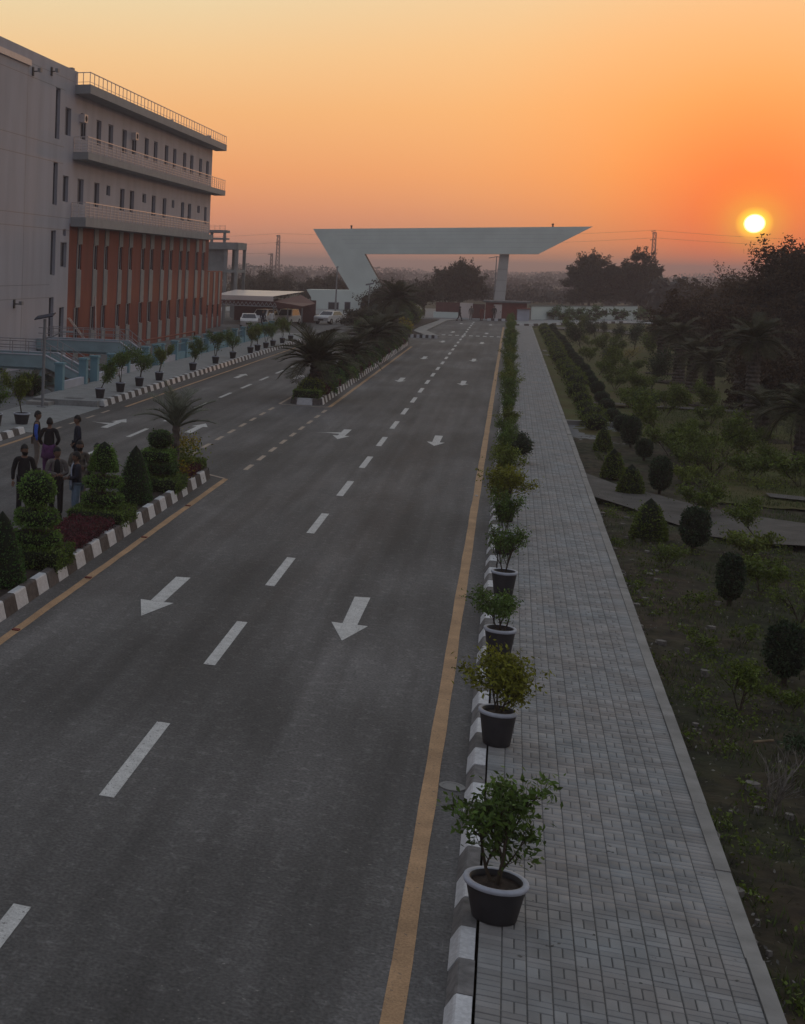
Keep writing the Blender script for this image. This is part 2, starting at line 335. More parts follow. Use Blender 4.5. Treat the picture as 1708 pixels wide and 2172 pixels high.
def clipped(parent, name, z0, z1, rx, ry, n, size, m, core, seed, power=2., cone=0., jitter=.025, loc=(0, 0, 0), lump=.05):
    """a clipped bush tier: dark lumpy core with leaves all over its skin, one mesh"""
    rng = np.random.default_rng(seed)
    p, nx = ell_surface(rng, n, rx, ry, z0, z1, power, jitter, cone)
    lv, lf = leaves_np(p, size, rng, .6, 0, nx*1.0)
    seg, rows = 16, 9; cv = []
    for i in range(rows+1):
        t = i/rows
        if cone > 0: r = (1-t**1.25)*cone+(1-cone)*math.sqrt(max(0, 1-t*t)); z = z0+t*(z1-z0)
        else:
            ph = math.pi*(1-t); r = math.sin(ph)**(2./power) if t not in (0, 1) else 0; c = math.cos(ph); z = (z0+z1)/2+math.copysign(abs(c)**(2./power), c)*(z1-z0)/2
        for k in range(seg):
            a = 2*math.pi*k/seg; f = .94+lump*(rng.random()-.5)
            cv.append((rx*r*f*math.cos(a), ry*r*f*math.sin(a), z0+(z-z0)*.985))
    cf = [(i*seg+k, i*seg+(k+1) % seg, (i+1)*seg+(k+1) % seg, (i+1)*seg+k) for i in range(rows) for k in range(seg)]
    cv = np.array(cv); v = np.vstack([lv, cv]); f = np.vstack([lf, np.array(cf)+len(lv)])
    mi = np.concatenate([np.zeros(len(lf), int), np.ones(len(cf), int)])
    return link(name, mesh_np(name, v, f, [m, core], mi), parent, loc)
def clipped_box(parent, name, x0, x1, y0, y1, z0, z1, n, size, m, core, seed, jitter=.02):
    rng = np.random.default_rng(seed)
    ax, ay, az = x1-x0, y1-y0, z1-z0; A = np.array([ax*ay, 2*ax*az, 2*ay*az]); A = A/A.sum()
    w = rng.choice(3, n, p=A); s = rng.random(n) < .5
    p = rng.random((n, 3)); out = np.zeros((n, 3))
    p[w == 0, 2] = 1; out[w == 0, 2] = 1
    p[w == 1, 1] = s[w == 1]; out[w == 1, 1] = s[w == 1]*2.-1
    p[w == 2, 0] = s[w == 2]; out[w == 2, 0] = s[w == 2]*2.-1
    p = p*np.array([ax, ay, az])+np.array([x0, y0, z0])+rng.normal(size=(n, 3))*jitter
    lv, lf = leaves_np(p, size, rng, .6, 0, out)
    b = MB().box(x0+.02, x1-.02, y0+.02, y1-.02, z0, z1-.015)
    v = np.vstack([lv, np.array(b.v)]); f = np.vstack([lf, np.array(b.f)+len(lv)])
    return link(name, mesh_np(name, v, f, [m, core], np.concatenate([np.zeros(len(lf), int), np.ones(6, int)])), parent)
def sheet(name, pts, z, m, parent=None, **k): return MB().add([(x, y, z) for x, y in pts], [tuple(range(len(pts)))]).obj(name, m, parent, **k)
def rect(x0, x1, y0, y1): return [(x0, y0), (x1, y0), (x1, y1), (x0, y1)]

# ------------------------------------------------------------ ground, roads
sheet('ground', rect(-3000, 3000, -500, 3000), -.30, M['ground'], kind='structure')
sheet('road', [(-15.99, 5), (0.0, 5), (-.0, 197), (-14, 197), (-15.99, 140)], 0., M['asphalt'], kind='structure')
sheet('cross_road', rect(-40, -14.01, 150, 197), -.01, M['asphalt'], kind='structure')
sheet('side_road', [(.01, 174.6), (2, 178), (7, 190), (14, 202.2), (40, 222), (40, 235), (10, 214), (2, 199), (.01, 197)], -.004, M['plaza'], kind='structure')
sheet('forecourt', [(-40, 197.01), (-.0, 197.01), (2, 199.01), (10, 214.1), (10, 245), (-40, 245)], .002, M['plaza'], kind='structure')
sheet('plaza', [(-19.2, 48.4), (-15.4, 48.4), (-15.4, 49), (-15.99, 51), (-15.99, 58.6), (-19.2, 58.6)], .012, M['plaza'], kind='structure')
sheet('yard_ground', rect(-60, -19.2, 5, 131), -.02, M['conc_dark'], kind='structure')
sheet('car_park', rect(-60, -16.5, 131, 176), .10, M['park_asphalt'], kind='structure')

# painted road markings: one sheet per marking, 4 mm above the asphalt
ZM = .004
def marks(name, polys, m, label, cat='road marking', group=None, z=ZM):
    for p in polys: sheet(name, p, z, m, label=label, cat=cat, group=group)
def wavy_line(x0, x1, y0, y1, n):
    rng = random.Random(int(x0*10)); ys = [y0+(y1-y0)*i/n for i in range(n+1)]
    l = [(x0+rng.uniform(-.01, .01), y) for y in ys]; r = [(x1+rng.uniform(-.01, .01), y) for y in ys]
    b = MB(); vs = [(x, y, ZM) for x, y in l]+[(x, y, ZM) for x, y in r]
    b.add(vs, [(i, n+1+i, n+2+i, i+1) for i in range(n)]); return b
wavy_line(-.665, -.485, 6, 172, 120).obj('edge_line', M['paint_yellow'], label='long yellow edge line beside the potted plants kerb', cat='road line')
wavy_line(-7.47, -7.31, 6, 41.0, 40).obj('edge_line', M['paint_yellow'], label='yellow edge line along the near planted median', cat='road line')
wavy_line(-7.30, -7.14, 64.9, 121, 40).obj('edge_line', M['paint_yellow'], label='yellow edge line along the far planted median', cat='road line')
wavy_line(-15.27, -15.13, 59.6, 131, 40).obj('edge_line', M['paint_yellow'], label='yellow edge line along the kerb with the row of dark pots', cat='road line')
wavy_line(-15.6, -15.46, 25, 48.2, 20).obj('edge_line', M['paint_yellow'], label='yellow edge line beside the kerb near the large pot at left', cat='road line')
MB().add([(x, y, ZM+.001) for x, y in [(-9.45, 41.5), (-8.02, 41.52), (-7.46, 41.0), (-7.40, 41.1), (-7.98, 41.65), (-9.45, 41.63)]], [(0, 1, 4, 5), (1, 2, 3, 4)]).obj('end_line', M['paint_pale'], label='thin pale line bending round the tip of the near median', cat='road line')
MB().add([(x, y, ZM+.001) for x, y in [(-9.5, 70), (-9.5, 65.1), (-9.3, 64.85), (-7.4, 64.7), (-7.16, 64.9), (-7.28, 65.0), (-7.45, 64.83), (-9.25, 64.98), (-9.38, 65.15), (-9.38, 70)]],
         [(0, 1, 8, 9), (1, 2, 7, 8), (2, 3, 6, 7), (3, 4, 5, 6)]).obj('end_line', M['paint_pale'], label='thin pale line bending round the front of the far median', cat='road line')
rd = random.Random(4)
dash_g = 'white lane dashes down the middle of the near carriageway'
def ordw(k): return ('first', 'second', 'third', 'fourth', 'fifth', 'sixth', 'seventh', 'eighth', 'ninth', 'tenth', 'eleventh', 'twelfth', 'thirteenth', 'fourteenth', 'fifteenth', 'sixteenth', 'seventeenth', 'eighteenth', 'nineteenth', 'twentieth')[k] if k < 20 else ('twenty', 'thirty', 'forty')[(k+1)//10-2]+('-'+('first', 'second', 'third', 'fourth', 'fifth', 'sixth', 'seventh', 'eighth', 'ninth')[(k+1) % 10-1] if (k+1) % 10 else 'th')
for k in range(-1, 29):
    y = 15.55+6.0*k; e = rd.uniform(-.015, .015)
    sheet('lane_dash', [(-4.11+e, y), (-3.93+e, y), (-3.93+e, y+2.93), (-4.11+e, y+2.93)], ZM, M['paint_white'],
          label='white lane dash, %s from the bottom, between the two near lanes' % ordw(k+1), cat='lane dash', group=dash_g)
for k in range(-3, 13):
    y = 49.2+5.75*k
    sheet('lane_dash', [(-12.50, y), (-12.34, y), (-12.34, y+2.9), (-12.50, y+2.9)], ZM, M['paint_white'],
          label='white lane dash, %s from the left edge, on the far carriageway' % ordw(k+3), cat='lane dash', group='white lane dashes on the carriageway by the building')
for xs, y0, n, gl in ((-7.2, 43.15, 9, 'between the two medians on the near side'), (-9.42, 42.9, 9, 'between the two medians on the building side')):
    for k in range(n):
        y = y0+2.38*k
        sheet('junction_dash', rect(xs-.07, xs+.07, y, y+1.25), ZM, M['paint_pale'], label='short pale dash, %s from the near median, %s' % (ordw(k), gl), cat='lane dash', group='short pale dashes '+gl)
for k in range(4):
    sheet('junction_dash', rect(-15.45, -15.33, 49.5+2.3*k, 50.7+2.3*k), ZM+.012, M['paint_pale'], label='short pale dash, %s along the driveway mouth by the lamp post' % ordw(k), cat='lane dash', group='short pale dashes across the driveway mouth')
for k in range(9):
    x = -6.0+.62*k
    sheet('cross_dash', rect(x, x+.34, 144.9, 146.2), ZM, M['paint_white'], label='white dash, %s from the left, of the row across the road' % ordw(k), cat='lane dash', group='white dashes across the road before the gate')
def arrow(x, y, d=1, side=0, s=1., m=None, label=None, group=None):
    # tip at y (d=1 points to the camera), shaft .28 wide, 3.45 long
    T = lambda u, v: (x+u*s, y+v*d, ZM)
    b = MB(); P = [T(0, 0), T(.31, 1.2), T(.13, 1.2), T(.15, 3.45), T(-.13, 3.4), T(-.12, 1.2), T(-.31, 1.22)]
    fs = [(0, 1, 2, 5, 6), (2, 3, 4, 5)]
    if d*s < 0: fs = [tuple(reversed(f)) for f in fs]
    b.add(P, fs)
    if side:
        Q = [T(-.12, 1.75), T(-.12, 2.25), T(-.62, 1.95), T(-.98, 1.6), T(-.62, 1.85)]
        f = (0, 1, 2, 3, 4); b.add(Q, [f if d*s < 0 else tuple(reversed(f))])
    return b.obj('road_arrow', M['paint_white'], label=label, cat='road arrow', group=group)
ag = 'white direction arrows painted on the lanes'
for i, (x, y, sd_) in enumerate([(-5.72, 24.05, 0), (-2.29, 24.0, 0), (-5.54, 52.8, 1), (-2.22, 52.7, 0), (-5.48, 81.9, 0), (-2.19, 81.8, 0), (-5.44, 104.2, 0), (-2.16, 104, 0), (-5.3, 129.8, 0), (-2.1, 130, 0), (-5.25, 151.3, 0), (-2.05, 150.8, 0), (-5.26, 177, 0), (-2.0, 176, 0)]):
    row = ('nearest', 'second', 'third', 'fourth', 'fifth', 'sixth', 'farthest')[i//2]
    arrow(x, y, 1, sd_, 1, label='white road arrow pointing to the viewer%s, %s row, %s lane' % (' with a turn branch' if sd_ else '', row, 'left' if i % 2 == 0 else 'right'), group=ag)
arrow(-13.95, 54.9, -1, 1, 1, label='white arrow with a turn branch pointing away, beside the driveway mouth', group=ag)
arrow(-10.8, 55.1, -1, 0, 1, label='white arrow pointing away, right of the small palm crown', group=ag)
arrow(-13.9, 82.2, -1, 0, 1, label='white arrow pointing away on the lane below the small potted trees', group=ag)
arrow(-10.9, 83.6, -1, 0, 1, label='white arrow pointing away just left of the bushy palm on the far median', group=ag)

# ------------------------------------------------------------ kerbs
def kerb_mesh(name, prof, L_, m, seed=0):
    rng = random.Random(seed); g = .006
    b = MB(); b.extr([(u, z) for u, z in prof], g, L_-g); return b.mesh(name, m)
def kerb_row(name, x, side, y0, n, L_, h, mats_, zb=0., first=0, wtop=.16, slope=.07):
    """side +1: road lies at smaller x (face towards -x)"""
    prof = [(0, 0), (slope*side, h-.02), ((slope+.02)*side, h), (wtop*side+slope*side, h), (wtop*side+slope*side, 0)]
    if side > 0: prof = prof[::-1]
    root = MB().box(*sorted((x+.03*side, x+(wtop+slope-.02)*side)), y0, y0+n*L_, zb-.1, zb+.02).obj(name, M['joint'], kind='structure')
    ms = [kerb_mesh('kerb_stone', prof, L_, mm) for mm in mats_]
    rg = random.Random(n)
    for k in range(n):
        o = link('kerb_stone', ms[(k+first) % len(ms)], root, (x+rg.uniform(-.006, .006), y0+k*L_, zb+rg.uniform(-.006, .004)))
    return root
kerb_row('kerb', -.19, 1, 9.57, 246, .6655, .15, [M['kerb_white'], M['kerb_grey']], first=1, wtop=.145, slope=.07)
kerb_row('kerb', -16.0, -1, 59.1, 118, .61, .27, [M['kerb_white'], M['kerb_dark']], wtop=.18)
kerb_row('kerb', -16.0, -1, 30.3, 29, .62, .22, [M['kerb_white'], M['kerb_dark']], wtop=.18)
kerb_row('kerb', -7.80, -1, 16.57, 39, .622, .30, [M['kerb_white'], M['kerb_dark']], wtop=.14, first=1)
kerb_row('kerb', -9.05, 1, 16.57, 39, .622, .30, [M['kerb_white'], M['kerb_dark']], wtop=.14, first=1)
kerb_row('kerb', -7.60, -1, 65.75, 94, .61, .30, [M['kerb_white'], M['kerb_dark']], wtop=.14)
kerb_row('kerb', -9.05, 1, 65.75, 94, .61, .30, [M['kerb_white'], M['kerb_dark']], wtop=.14)
def kerb_end(pts, h, mats_, w=.2, name='kerb'):
    """straight runs between points, each run one painted block"""
    root = None
    for i in range(len(pts)-1):
        a, b_ = Vector((*pts[i], 0)), Vector((*pts[i+1], 0)); d = (b_-a).normalized(); nrm = Vector((-d.y, d.x, 0))
        q = [a+d*.006, b_-d*.006, b_-d*.006+nrm*w, a+d*.006+nrm*w]
        mb = MB(); t = [v+nrm*(.05 if j < 2 else 0) for j, v in enumerate(q)]
        mb.add([(v.x, v.y, 0) for v in q]+[(v.x, v.y, h) for v in t], [(3, 2, 1, 0), (4, 5, 6, 7), (0, 1, 5, 4), (1, 2, 6, 5), (2, 3, 7, 6), (3, 0, 4, 7)])
        if root is None: root = MB().box(min(p[0] for p in pts)+.1, max(p[0] for p in pts)-.1, min(p[1] for p in pts)+.05, min(p[1] for p in pts)+.12, -.1, .02).obj(name, M['joint'], kind='structure')
        mb.obj('kerb_stone', mats_[i % len(mats_)], root)
    return root
kerb_end([(-9.06, 65.72), (-8.72, 65.28), (-8.02, 65.28), (-7.61, 65.72)], .3, [M['kerb_dark'], M['kerb_white']])
kerb_end([(-7.81, 40.8), (-7.85, 41.0), (-8.2, 41.35), (-8.9, 41.35), (-9.04, 41.0)], .3, [M['kerb_dark']])
kerb_end([(-8.6+.26*i, 137.0) for i in range(11)], .3, [M['kerb_dark'], M['kerb_white']])
kerb_end([(-2.6+.42*i, 193.0) for i in range(7)], .3, [M['kerb_white'], M['kerb_dark']])
kk = []
for i in range(27):
    t = i/26; kk.append((.6+13.4*t, 175.6+ (26.8*t if t > .2 else 26.8*t)))
kerb_end(kk, .25, [M['kerb_dark'], M['kerb_white']])
MB().prism([(-6.1, 139.2), (-5.95, 139.5), (-7.75, 152), (-7.1, 185), (-5.9, 190), (-8, 190), (-8.0, 185), (-8.9, 160), (-8.9, 150), (-7.0, 139.5)], 0.0, .14).obj('kerb_apron', M['concrete'], kind='structure')

# ------------------------------------------------------------ right pavement of basket-weave blocks
pav = MB().box(.05, 2.36, 8, 175, -.2, .1375).obj('pavement', M['joint'], kind='structure')
em = [MB().box(2.25, 2.39, .004, 1.996, -.3, 0).mesh('edge_stone', M['concrete'])]
for i in range(84): link('edge_stone', em[0], pav, (random.Random(i).uniform(-.006, .006), 8+2.0*i, .155+random.Random(i+99).uniform(-.006, .006)))
def bevbrick(x0, x1, y0, y1, z, b=.006):
    v = [(x0, y0, z-.03), (x1, y0, z-.03), (x1, y1, z-.03), (x0, y1, z-.03), (x0, y0, z-b), (x1, y0, z-b), (x1, y1, z-b), (x0, y1, z-b), (x0+b, y0+b, z), (x1-b, y0+b, z), (x1-b, y1-b, z), (x0+b, y1-b, z)]
    f = [(0, 1, 5, 4), (1, 2, 6, 5), (2, 3, 7, 6), (3, 0, 4, 7), (4, 5, 9, 8), (5, 6, 10, 9), (6, 7, 11, 10), (7, 4, 8, 11), (8, 9, 10, 11)]
    return v, f
bricks = []; G = .0032
for c in range(11):
    x0 = .045+.2005*c; yo = (c*.2) % .4 if c not in (0, 10) else 0
    y = 11.0
    while y < 120:
        if c in (0, 10): bricks.append((x0+G, x0+.2-G, y+G, y+.1-G)); y += .1
        else:
            yy = y+yo*.5*((c % 2)*1.0)
            bricks += [(x0+G, x0+.2-G, yy+G, yy+.1-G), (x0+G, x0+.2-G, yy+.1+G, yy+.2-G), (x0+G, x0+.1-G, yy+.2+G, yy+.4-G), (x0+.1+G, x0+.2-G, yy+.2+G, yy+.4-G)]; y += .4
bricks.sort(key=lambda q: q[2])
near = [q for q in bricks if q[2] > 11.75][:300]; ns = set(near)
bm_h = mesh_np('brick', *(lambda vf: (np.array(vf[0]), vf[1]))(bevbrick(0, .191, 0, .091, 0)), M['paver'])
bm_v = mesh_np('brick', *(lambda vf: (np.array(vf[0]), vf[1]))(bevbrick(0, .091, 0, .191, 0)), M['paver'])
rr = random.Random(7)
for q in near: link('brick', bm_h if q[1]-q[0] > .15 else bm_v, pav, (q[0], q[2], .145+rr.uniform(-.002, .002)))
Pv, Pf = [], []
for q in bricks:
    if q in ns: continue
    v, f = bevbrick(*q, .145+rr.uniform(-.002, .002)); o = len(Pv); Pv += v; Pf += [[i+o for i in ff] for ff in f]
link('bricks_beyond', mesh_np('bricks_beyond', np.array(Pv), np.array(Pf), M['paver']), pav, kind='stuff')
sheet('far_paving', rect(.05, 2.25, 120, 174.6), .143, M['paver_far'], pav)

# left raised pavement with its driveway step
MB().prism([(-19.2, 58.75), (-17.95, 58.55), (-16.24, 58.75), (-16.24, 131), (-19.2, 131)], -.2, .25).obj('pavement', M['plaza'], kind='structure')
MB().prism([(-19.2, 57.9), (-18.2, 57.9), (-18.1, 58.5), (-19.2, 58.7)], -.1, .16).obj('step', M['concrete'], kind='structure')
MB().box(-19.2, -16.24, 25, 48.4, -.2, .21).obj('pavement', M['plaza'], kind='structure')
MB().box(-17.9, -17.1, 59.25, 59.75, .25, .262).obj('inspection_cover', M['conc_dark'], label='dark rectangular cover set in the pavement corner by the first small pot', cat='cover')
# beds of the medians
MB().prism([(-9.0, 16.6), (-7.9, 16.6), (-7.9, 40.8), (-8.2, 41.2), (-8.85, 41.2), (-9.0, 40.9)], -.1, .22).obj('median_bed', M['soil'], kind='structure')
MB().prism([(-8.95, 65.7), (-8.7, 65.4), (-8.1, 65.4), (-7.75, 65.7), (-7.75, 123.1), (-8.95, 123.1)], -.1, .22).obj('median_bed', M['soil'], kind='structure')
MB().prism([(-14.5, 137.25), (-6.1, 137.25), (-8.0, 141), (-8.9, 150), (-8.9, 160), (-8.0, 185), (-14.5, 185)], -.1, .2).obj('median_bed', M['soil'], kind='structure')

# park ground to the right: rough planting ground, lawn, paths
def rough(name, x0, x1, y0, y1, dx, dy, amp, m, z=0., seed=1):
    rng = np.random.default_rng(seed); nx = int((x1-x0)/dx)+1; ny = int((y1-y0)/dy)+1
    X, Y = np.meshgrid(np.linspace(x0, x1, nx), np.linspace(y0, y1, ny))
    Z = rng.random((ny, nx))*amp; Z = (Z+np.roll(Z, 1, 0)+np.roll(Z, 1, 1))/3
    Z += .05*np.sin(X*1.3+Y*.4)*np.sin(Y*.7)
    v = np.stack([X, Y, Z+z], 2).reshape(-1, 3); idx = np.arange(nx*ny).reshape(ny, nx)
    f = np.stack([idx[:-1, :-1], idx[:-1, 1:], idx[1:, 1:], idx[1:, :-1]], 2).reshape(-1, 4)
    return link(name, mesh_np(name, v, f, m, smooth=True), kind='structure')
rough('park_ground', 2.36, 14, 8, 60, .09, .12, .10, M['park'], -.10)
rough('park_ground', 2.36, 30, 60, 200, .3, .5, .10, M['lawn'], -.10, 2)
rough('lawn', 5.6, 14, 43.8, 60.1, .12, .2, .06, M['lawn'], -.015, 3)
# ------------------------------------------------------------ building on the left
def facade(name, x, ys, zs, opens, m, parent, depth=.22, back=.3):
    """wall face at x looking +x with recessed openings (y0,y1,z0,z1)"""
    Y = sorted(set([ys[0], ys[1]]+[v for o in opens for v in o[:2]])); Z = sorted(set([zs[0], zs[1]]+[v for o in opens for v in o[2:4]]))
    b = MB(); inside = lambda y, z: any(o[0] < y < o[1] and o[2] < z < o[3] for o in opens)
    for i in range(len(Y)-1):
        for j in range(len(Z)-1):
            if not inside((Y[i]+Y[i+1])/2, (Z[j]+Z[j+1])/2):
                b.add([(x, Y[i], Z[j]), (x, Y[i+1], Z[j]), (x, Y[i+1], Z[j+1]), (x, Y[i], Z[j+1])], [(0, 1, 2, 3)])
    for o in opens:
        y0, y1, z0, z1 = o[:4]; d = x-depth
        b.add([(x, y0, z0), (x, y1, z0), (x, y1, z1), (x, y0, z1), (d, y0, z0), (d, y1, z0), (d, y1, z1), (d, y0, z1)],
              [(0, 4, 5, 1), (1, 5, 6, 2), (2, 6, 7, 3), (3, 7, 4, 0)])
    return b.obj(name, m, parent)
bld = thing('building', (0, 0, 0), 'long grey four-storey building with dark slit windows and a red clad lower front', 'building')
XW = -26.
win = []   # y0,y1,z0,z1
top = [(82.45, 83.4, 13.7, 16.75), (84.5, 85.75, 14.1, 15.8), (87.9, 89.1, 14.15, 15.78), (91.6, 92.8, 14.08, 15.72), (94.6, 95.85, 14.08, 15.72), (98.3, 99.6, 14.08, 15.72), (101.1, 102.4, 14.2, 15.7), (104.9, 106.2, 14.12, 15.7), (107.9, 109.1, 14.1, 15.7), (111.6, 112.85, 14.14, 15.7), (114.6, 115.8, 14.1, 15.68), (118.4, 119.6, 14.08, 15.66), (121.2, 122.5, 14.08, 15.66), (124.95, 126.2, 14.08, 15.64), (128.05, 129.3, 14.06, 15.64)]
sec = [(82.4, 83.3, 9.7, 12.3), (84.4, 85.6, 9.98, 11.6), (87.65, 89, 9.98, 11.6), (91.5, 92.8, 9.96, 11.58), (94.6, 95.6, 10.87, 11.55), (98.2, 99.5, 9.98, 11.55), (101, 102.3, 9.98, 11.55), (104.8, 106, 10.85, 11.52), (107.8, 109.05, 9.97, 11.53), (111.5, 112.8, 9.96, 11.52), (114.8, 115.7, 10.87, 11.5), (118.3, 119.5, 9.96, 11.5), (121, 122.3, 9.98, 11.5), (124.9, 126, 10.85, 11.5), (128, 129.1, 9.94, 11.5)]
low = [(82.25, 83.3, 5.4, 8.15), (84.75, 85.4, 7.87, 8.3), (84.35, 85.65, 5.9, 7.46), (82.25, 83.25, 1.5, 4.06), (84.4, 85.45, .4, 3.4), (89.0, 89.5, 16.1, 16.42), (73.2, 74.6, -.2, 1.1)]
cols = [(88, 89), (91.85, 92.85), (94.6, 95.55), (98.4, 99.4), (101.3, 102.3), (105.1, 106.15), (107.85, 109), (111.6, 112.75), (114.5, 115.7), (118.25, 119.4), (121.05, 122.15), (124.9, 126), (127.75, 128.9)]
upw = [(a, b, 5.76, 7.41) for a, b in cols]; lww = [(a-.25, b-.25, 1.72 if i else 1.05, 3.31) for i, (a, b) in enumerate(cols)]
facade('wall', XW, (40, 130.7), (8.68, 17.0), top+sec, M['wall'], bld)
facade('wall', XW, (40, 86.15), (-.5, 8.68), low[:5]+[low[6]], M['wall'], bld)
facade('wall', XW, (86.15, 130.7), (-.5, 8.68), upw+lww, M['red_wall'], bld, .12)
low = low[:5]+[low[6]]
facade('parapet', XW, (40, 87.0), (17.0, 18.24), [], M['wall'], bld)
# north end wall, roof, hidden back
MB().box(-46, XW-.02, 130.4, 130.68, -.5, 17.0).obj('end_wall', M['wall'], bld)
MB().box(-46, XW-.002, 40, 86.98, 17.9, 18.2).obj('roof', M['slab'], bld)
MB().box(-46, XW-.002, 86.98, 130.66, 16.95, 17.3).obj('roof', M['slab'], bld)
MB().box(-46, -45.7, 40, 130.6, -.5, 17.0).obj('back_wall', M['wall'], bld)
MB().box(-46, XW-.01, 39.7, 40.0, -.5, 18.2).obj('end_wall', M['wall'], bld)
MB().box(-45, XW-.6, 40.2, 130.2, -.4, -.1).add([(XW-.7, 40.2, 0), (XW-.7, 130.2, 0), (XW-.7, 130.2, 16.9), (XW-.7, 40.2, 16.9)], [(0, 1, 2, 3)]).obj('interior', M['dark'], bld)
# recessed joints drawn as thin dark grooves (a real shallow strip)
for z in (16.78, 13.32, 12.3, 8.98, 8.24, 4.84, 4.06):
    MB().box(XW-.02, XW+.004, 40, 82.3 if z < 5 else (86.1 if z < 9 else 84.4), z-.018, z+.018).obj('joint_groove', M['pole'], bld)
for y in (77.1, 62., 50):
    MB().box(XW-.02, XW+.0045, y-.018, y+.018, 0, 17.5).obj('joint_groove', M['pole'], bld)
MB().box(XW-.02, XW+.004, 77.3, 86.2, 17.51, 17.54).obj('joint_groove', M['pole'], bld)
MB().box(XW, XW+.12, 60, 77.35, 17.33, 17.66).obj('trim', M['rail_white'], bld)
def window(y0, y1, z0, z1, x=XW, ajar=False):
    d = x-.17; f = .05; b = MB()
    b.box(d-.03, d+.02, y0+.002, y0+f, z0+.002, z1-.002).box(d-.03, d+.02, y1-f, y1-.002, z0+.002, z1-.002).box(d-.03, d+.02, y0+f+.001, y1-f-.001, z0+.002, z0+f).box(d-.03, d+.02, y0+f+.001, y1-f-.001, z1-f, z1-.002)
    if y1-y0 > .9: b.box(d-.03, d+.02, (y0+y1)/2-.03, (y0+y1)/2+.03, z0+f+.001, z1-f-.001)
    o = b.obj('window', M['frame'], bld)
    MB().box(d-.02, d-.008, y0+f+.001, y1-f-.001, z0+f+.001, z1-f-.001).obj('pane', M['glass'], o)
for w_ in top+sec+low: window(*w_)
for w_ in upw+lww: window(*w_, x=XW+.08)
for i, (a, b_) in enumerate(cols):        # grey vertical strips between the windows of the red front
    l0, l1 = a-.25, b_-.25
    MB().box(XW, XW+.06, a, b_, 7.41, 8.5).obj('pilaster', M['strip'], bld)
    MB().box(XW, XW+.06, a-.12, b_-.12, 3.31, 5.76).obj('pilaster', M['strip'], bld)
    MB().box(XW, XW+.06, l0, l1, -.4, lww[i][2]).obj('pilaster', M['strip'], bld)
    for z0, z1, aa, bb in ((5.76, 7.41, a, b_), (lww[i][2], 3.31, l0, l1)):
        MB().box(XW+.001, XW+.05, aa-.10, aa-.003, z0+.01, z1-.01).obj('window_jamb', M['strip'], bld)
# long slabs (balconies and roof edge) with their railings
def slab(z0, z1, y0, y1, name='balcony', rail=1.0, bars=4, over=True):
    MB().box(XW-.01, -25.0, y0, y1, z0, z1).obj(name, M['slab'], bld)
    b = MB(); n = int((y1-y0)/1.0)
    for i in range(n+1):
        y = y0+.05+(y1-y0-.1)*i/n; b.box(-25.08, -25.04, y-.02, y+.02, z1, z1+rail)
    for k in range(bars): b.box(-25.072, -25.05, y0+.03, y1-.03, z1+.15+k*(rail-.2)/bars, z1+.175+k*(rail-.2)/bars)
    for xx in (-25.95, -25.5): b.box(xx-.02, xx+.02, y0+.03, y0+.07, z1, z1+rail)
    for k in range(bars): b.box(-25.97, -25.05, y0+.04, y0+.06, z1+.15+k*(rail-.2)/bars, z1+.175+k*(rail-.2)/bars)
    o = b.obj('railing', M['rail_white'], bld)
    MB().box(-25.095, -25.03, y0, y1, z1+rail, z1+rail+.05).box(-25.96, -25.1, y0+.02, y0+.07, z1+rail, z1+rail+.05).obj('handrail', M['rail_white'], o)
slab(16.82, 17.38, 86.45, 132.2, 'roof_edge', .72, 1)
slab(12.72, 13.18, 86.4, 132.4, 'balcony', .92, 4)
slab(8.5, 9.08, 86.3, 125.6, 'balcony', .92, 4)
MB().box(XW-.01, -25.7, 125.6, 130.72, 8.6, 9.05).obj('balcony', M['slab'], bld)
for y, h in ((85.9, .35), (114, .3), (129.6, .4)): MB().box(-26.4, -26.05, y, y+.5, 17.3, 18.35+h*.1 if y < 90 else 17.3+h+.35).obj('roof_box', M['slab'], bld)
# lower red wing beyond the corner
MB().box(-40, -27.0, 130.72, 143.2, -.5, 5.7).obj('wing', M['red_wall'], bld)
for y in (133.0, 135.8, 138.6, 141.2): MB().box(-27.0, -26.94, y, y+.7, 2.4, 5.6).box(-27.0, -26.94, y-.2, y+.5, -.4, 1.2).obj('pilaster', M['strip'], bld)
for y in (132.8, 135.6, 138.4, 141.0): MB().box(-27.0, -26.97, y, y+.6, 1.2, 2.4).obj('window', M['glass'], bld)
def ac(y, z, l):
    t = thing('air_conditioner', (XW+.02, y, z), l, 'air conditioner')
    MB().box(-.05, .32, 0, .75, 0, .52).obj('case', M['rail_white'], t); MB().lathe([(.0, 0), (.19, 0), (.19, .02), (0, .02)], 16).obj('fan_grille', M['dark'], t, loc=(.322, .4, .26)).rotation_euler = (0, R(90), 0)
    MB().tube([(.1, .78, .1), (.1, .86, -.2), (.05, .9, -1.0)], .03, 5).obj('drain_pipe', M['dark'], t)
ac(87.6, 15.15, 'white air conditioner box on the top floor nearest the roof slab end')
ac(100.9, 15.2, 'white air conditioner box on the top floor between two slit windows further along')
def flood(y, z, l, s=1.):
    t = thing('flood_light', (XW, y, z), l, 'floodlight')
    MB().box(0, .5*s, -.03, .03, -.03, .03).box(.0, .06, -.12, .12, -.25, .25).obj('bracket', M['gate_dark'], t)
    MB().box(.35*s, .35*s+.18, -.17*s, .17*s, -.05, .16).obj('lamp_head', M['pole'], t)
flood(75.7, 3.8, 'grey floodlight on a bracket low on the grey wall')
flood(77.9, 17.1, 'dark floodlight bracket under the bright roof trim')
flood(81.4, 17.55, 'small dark bracket lamp high on the wall near the roof slab', .8)
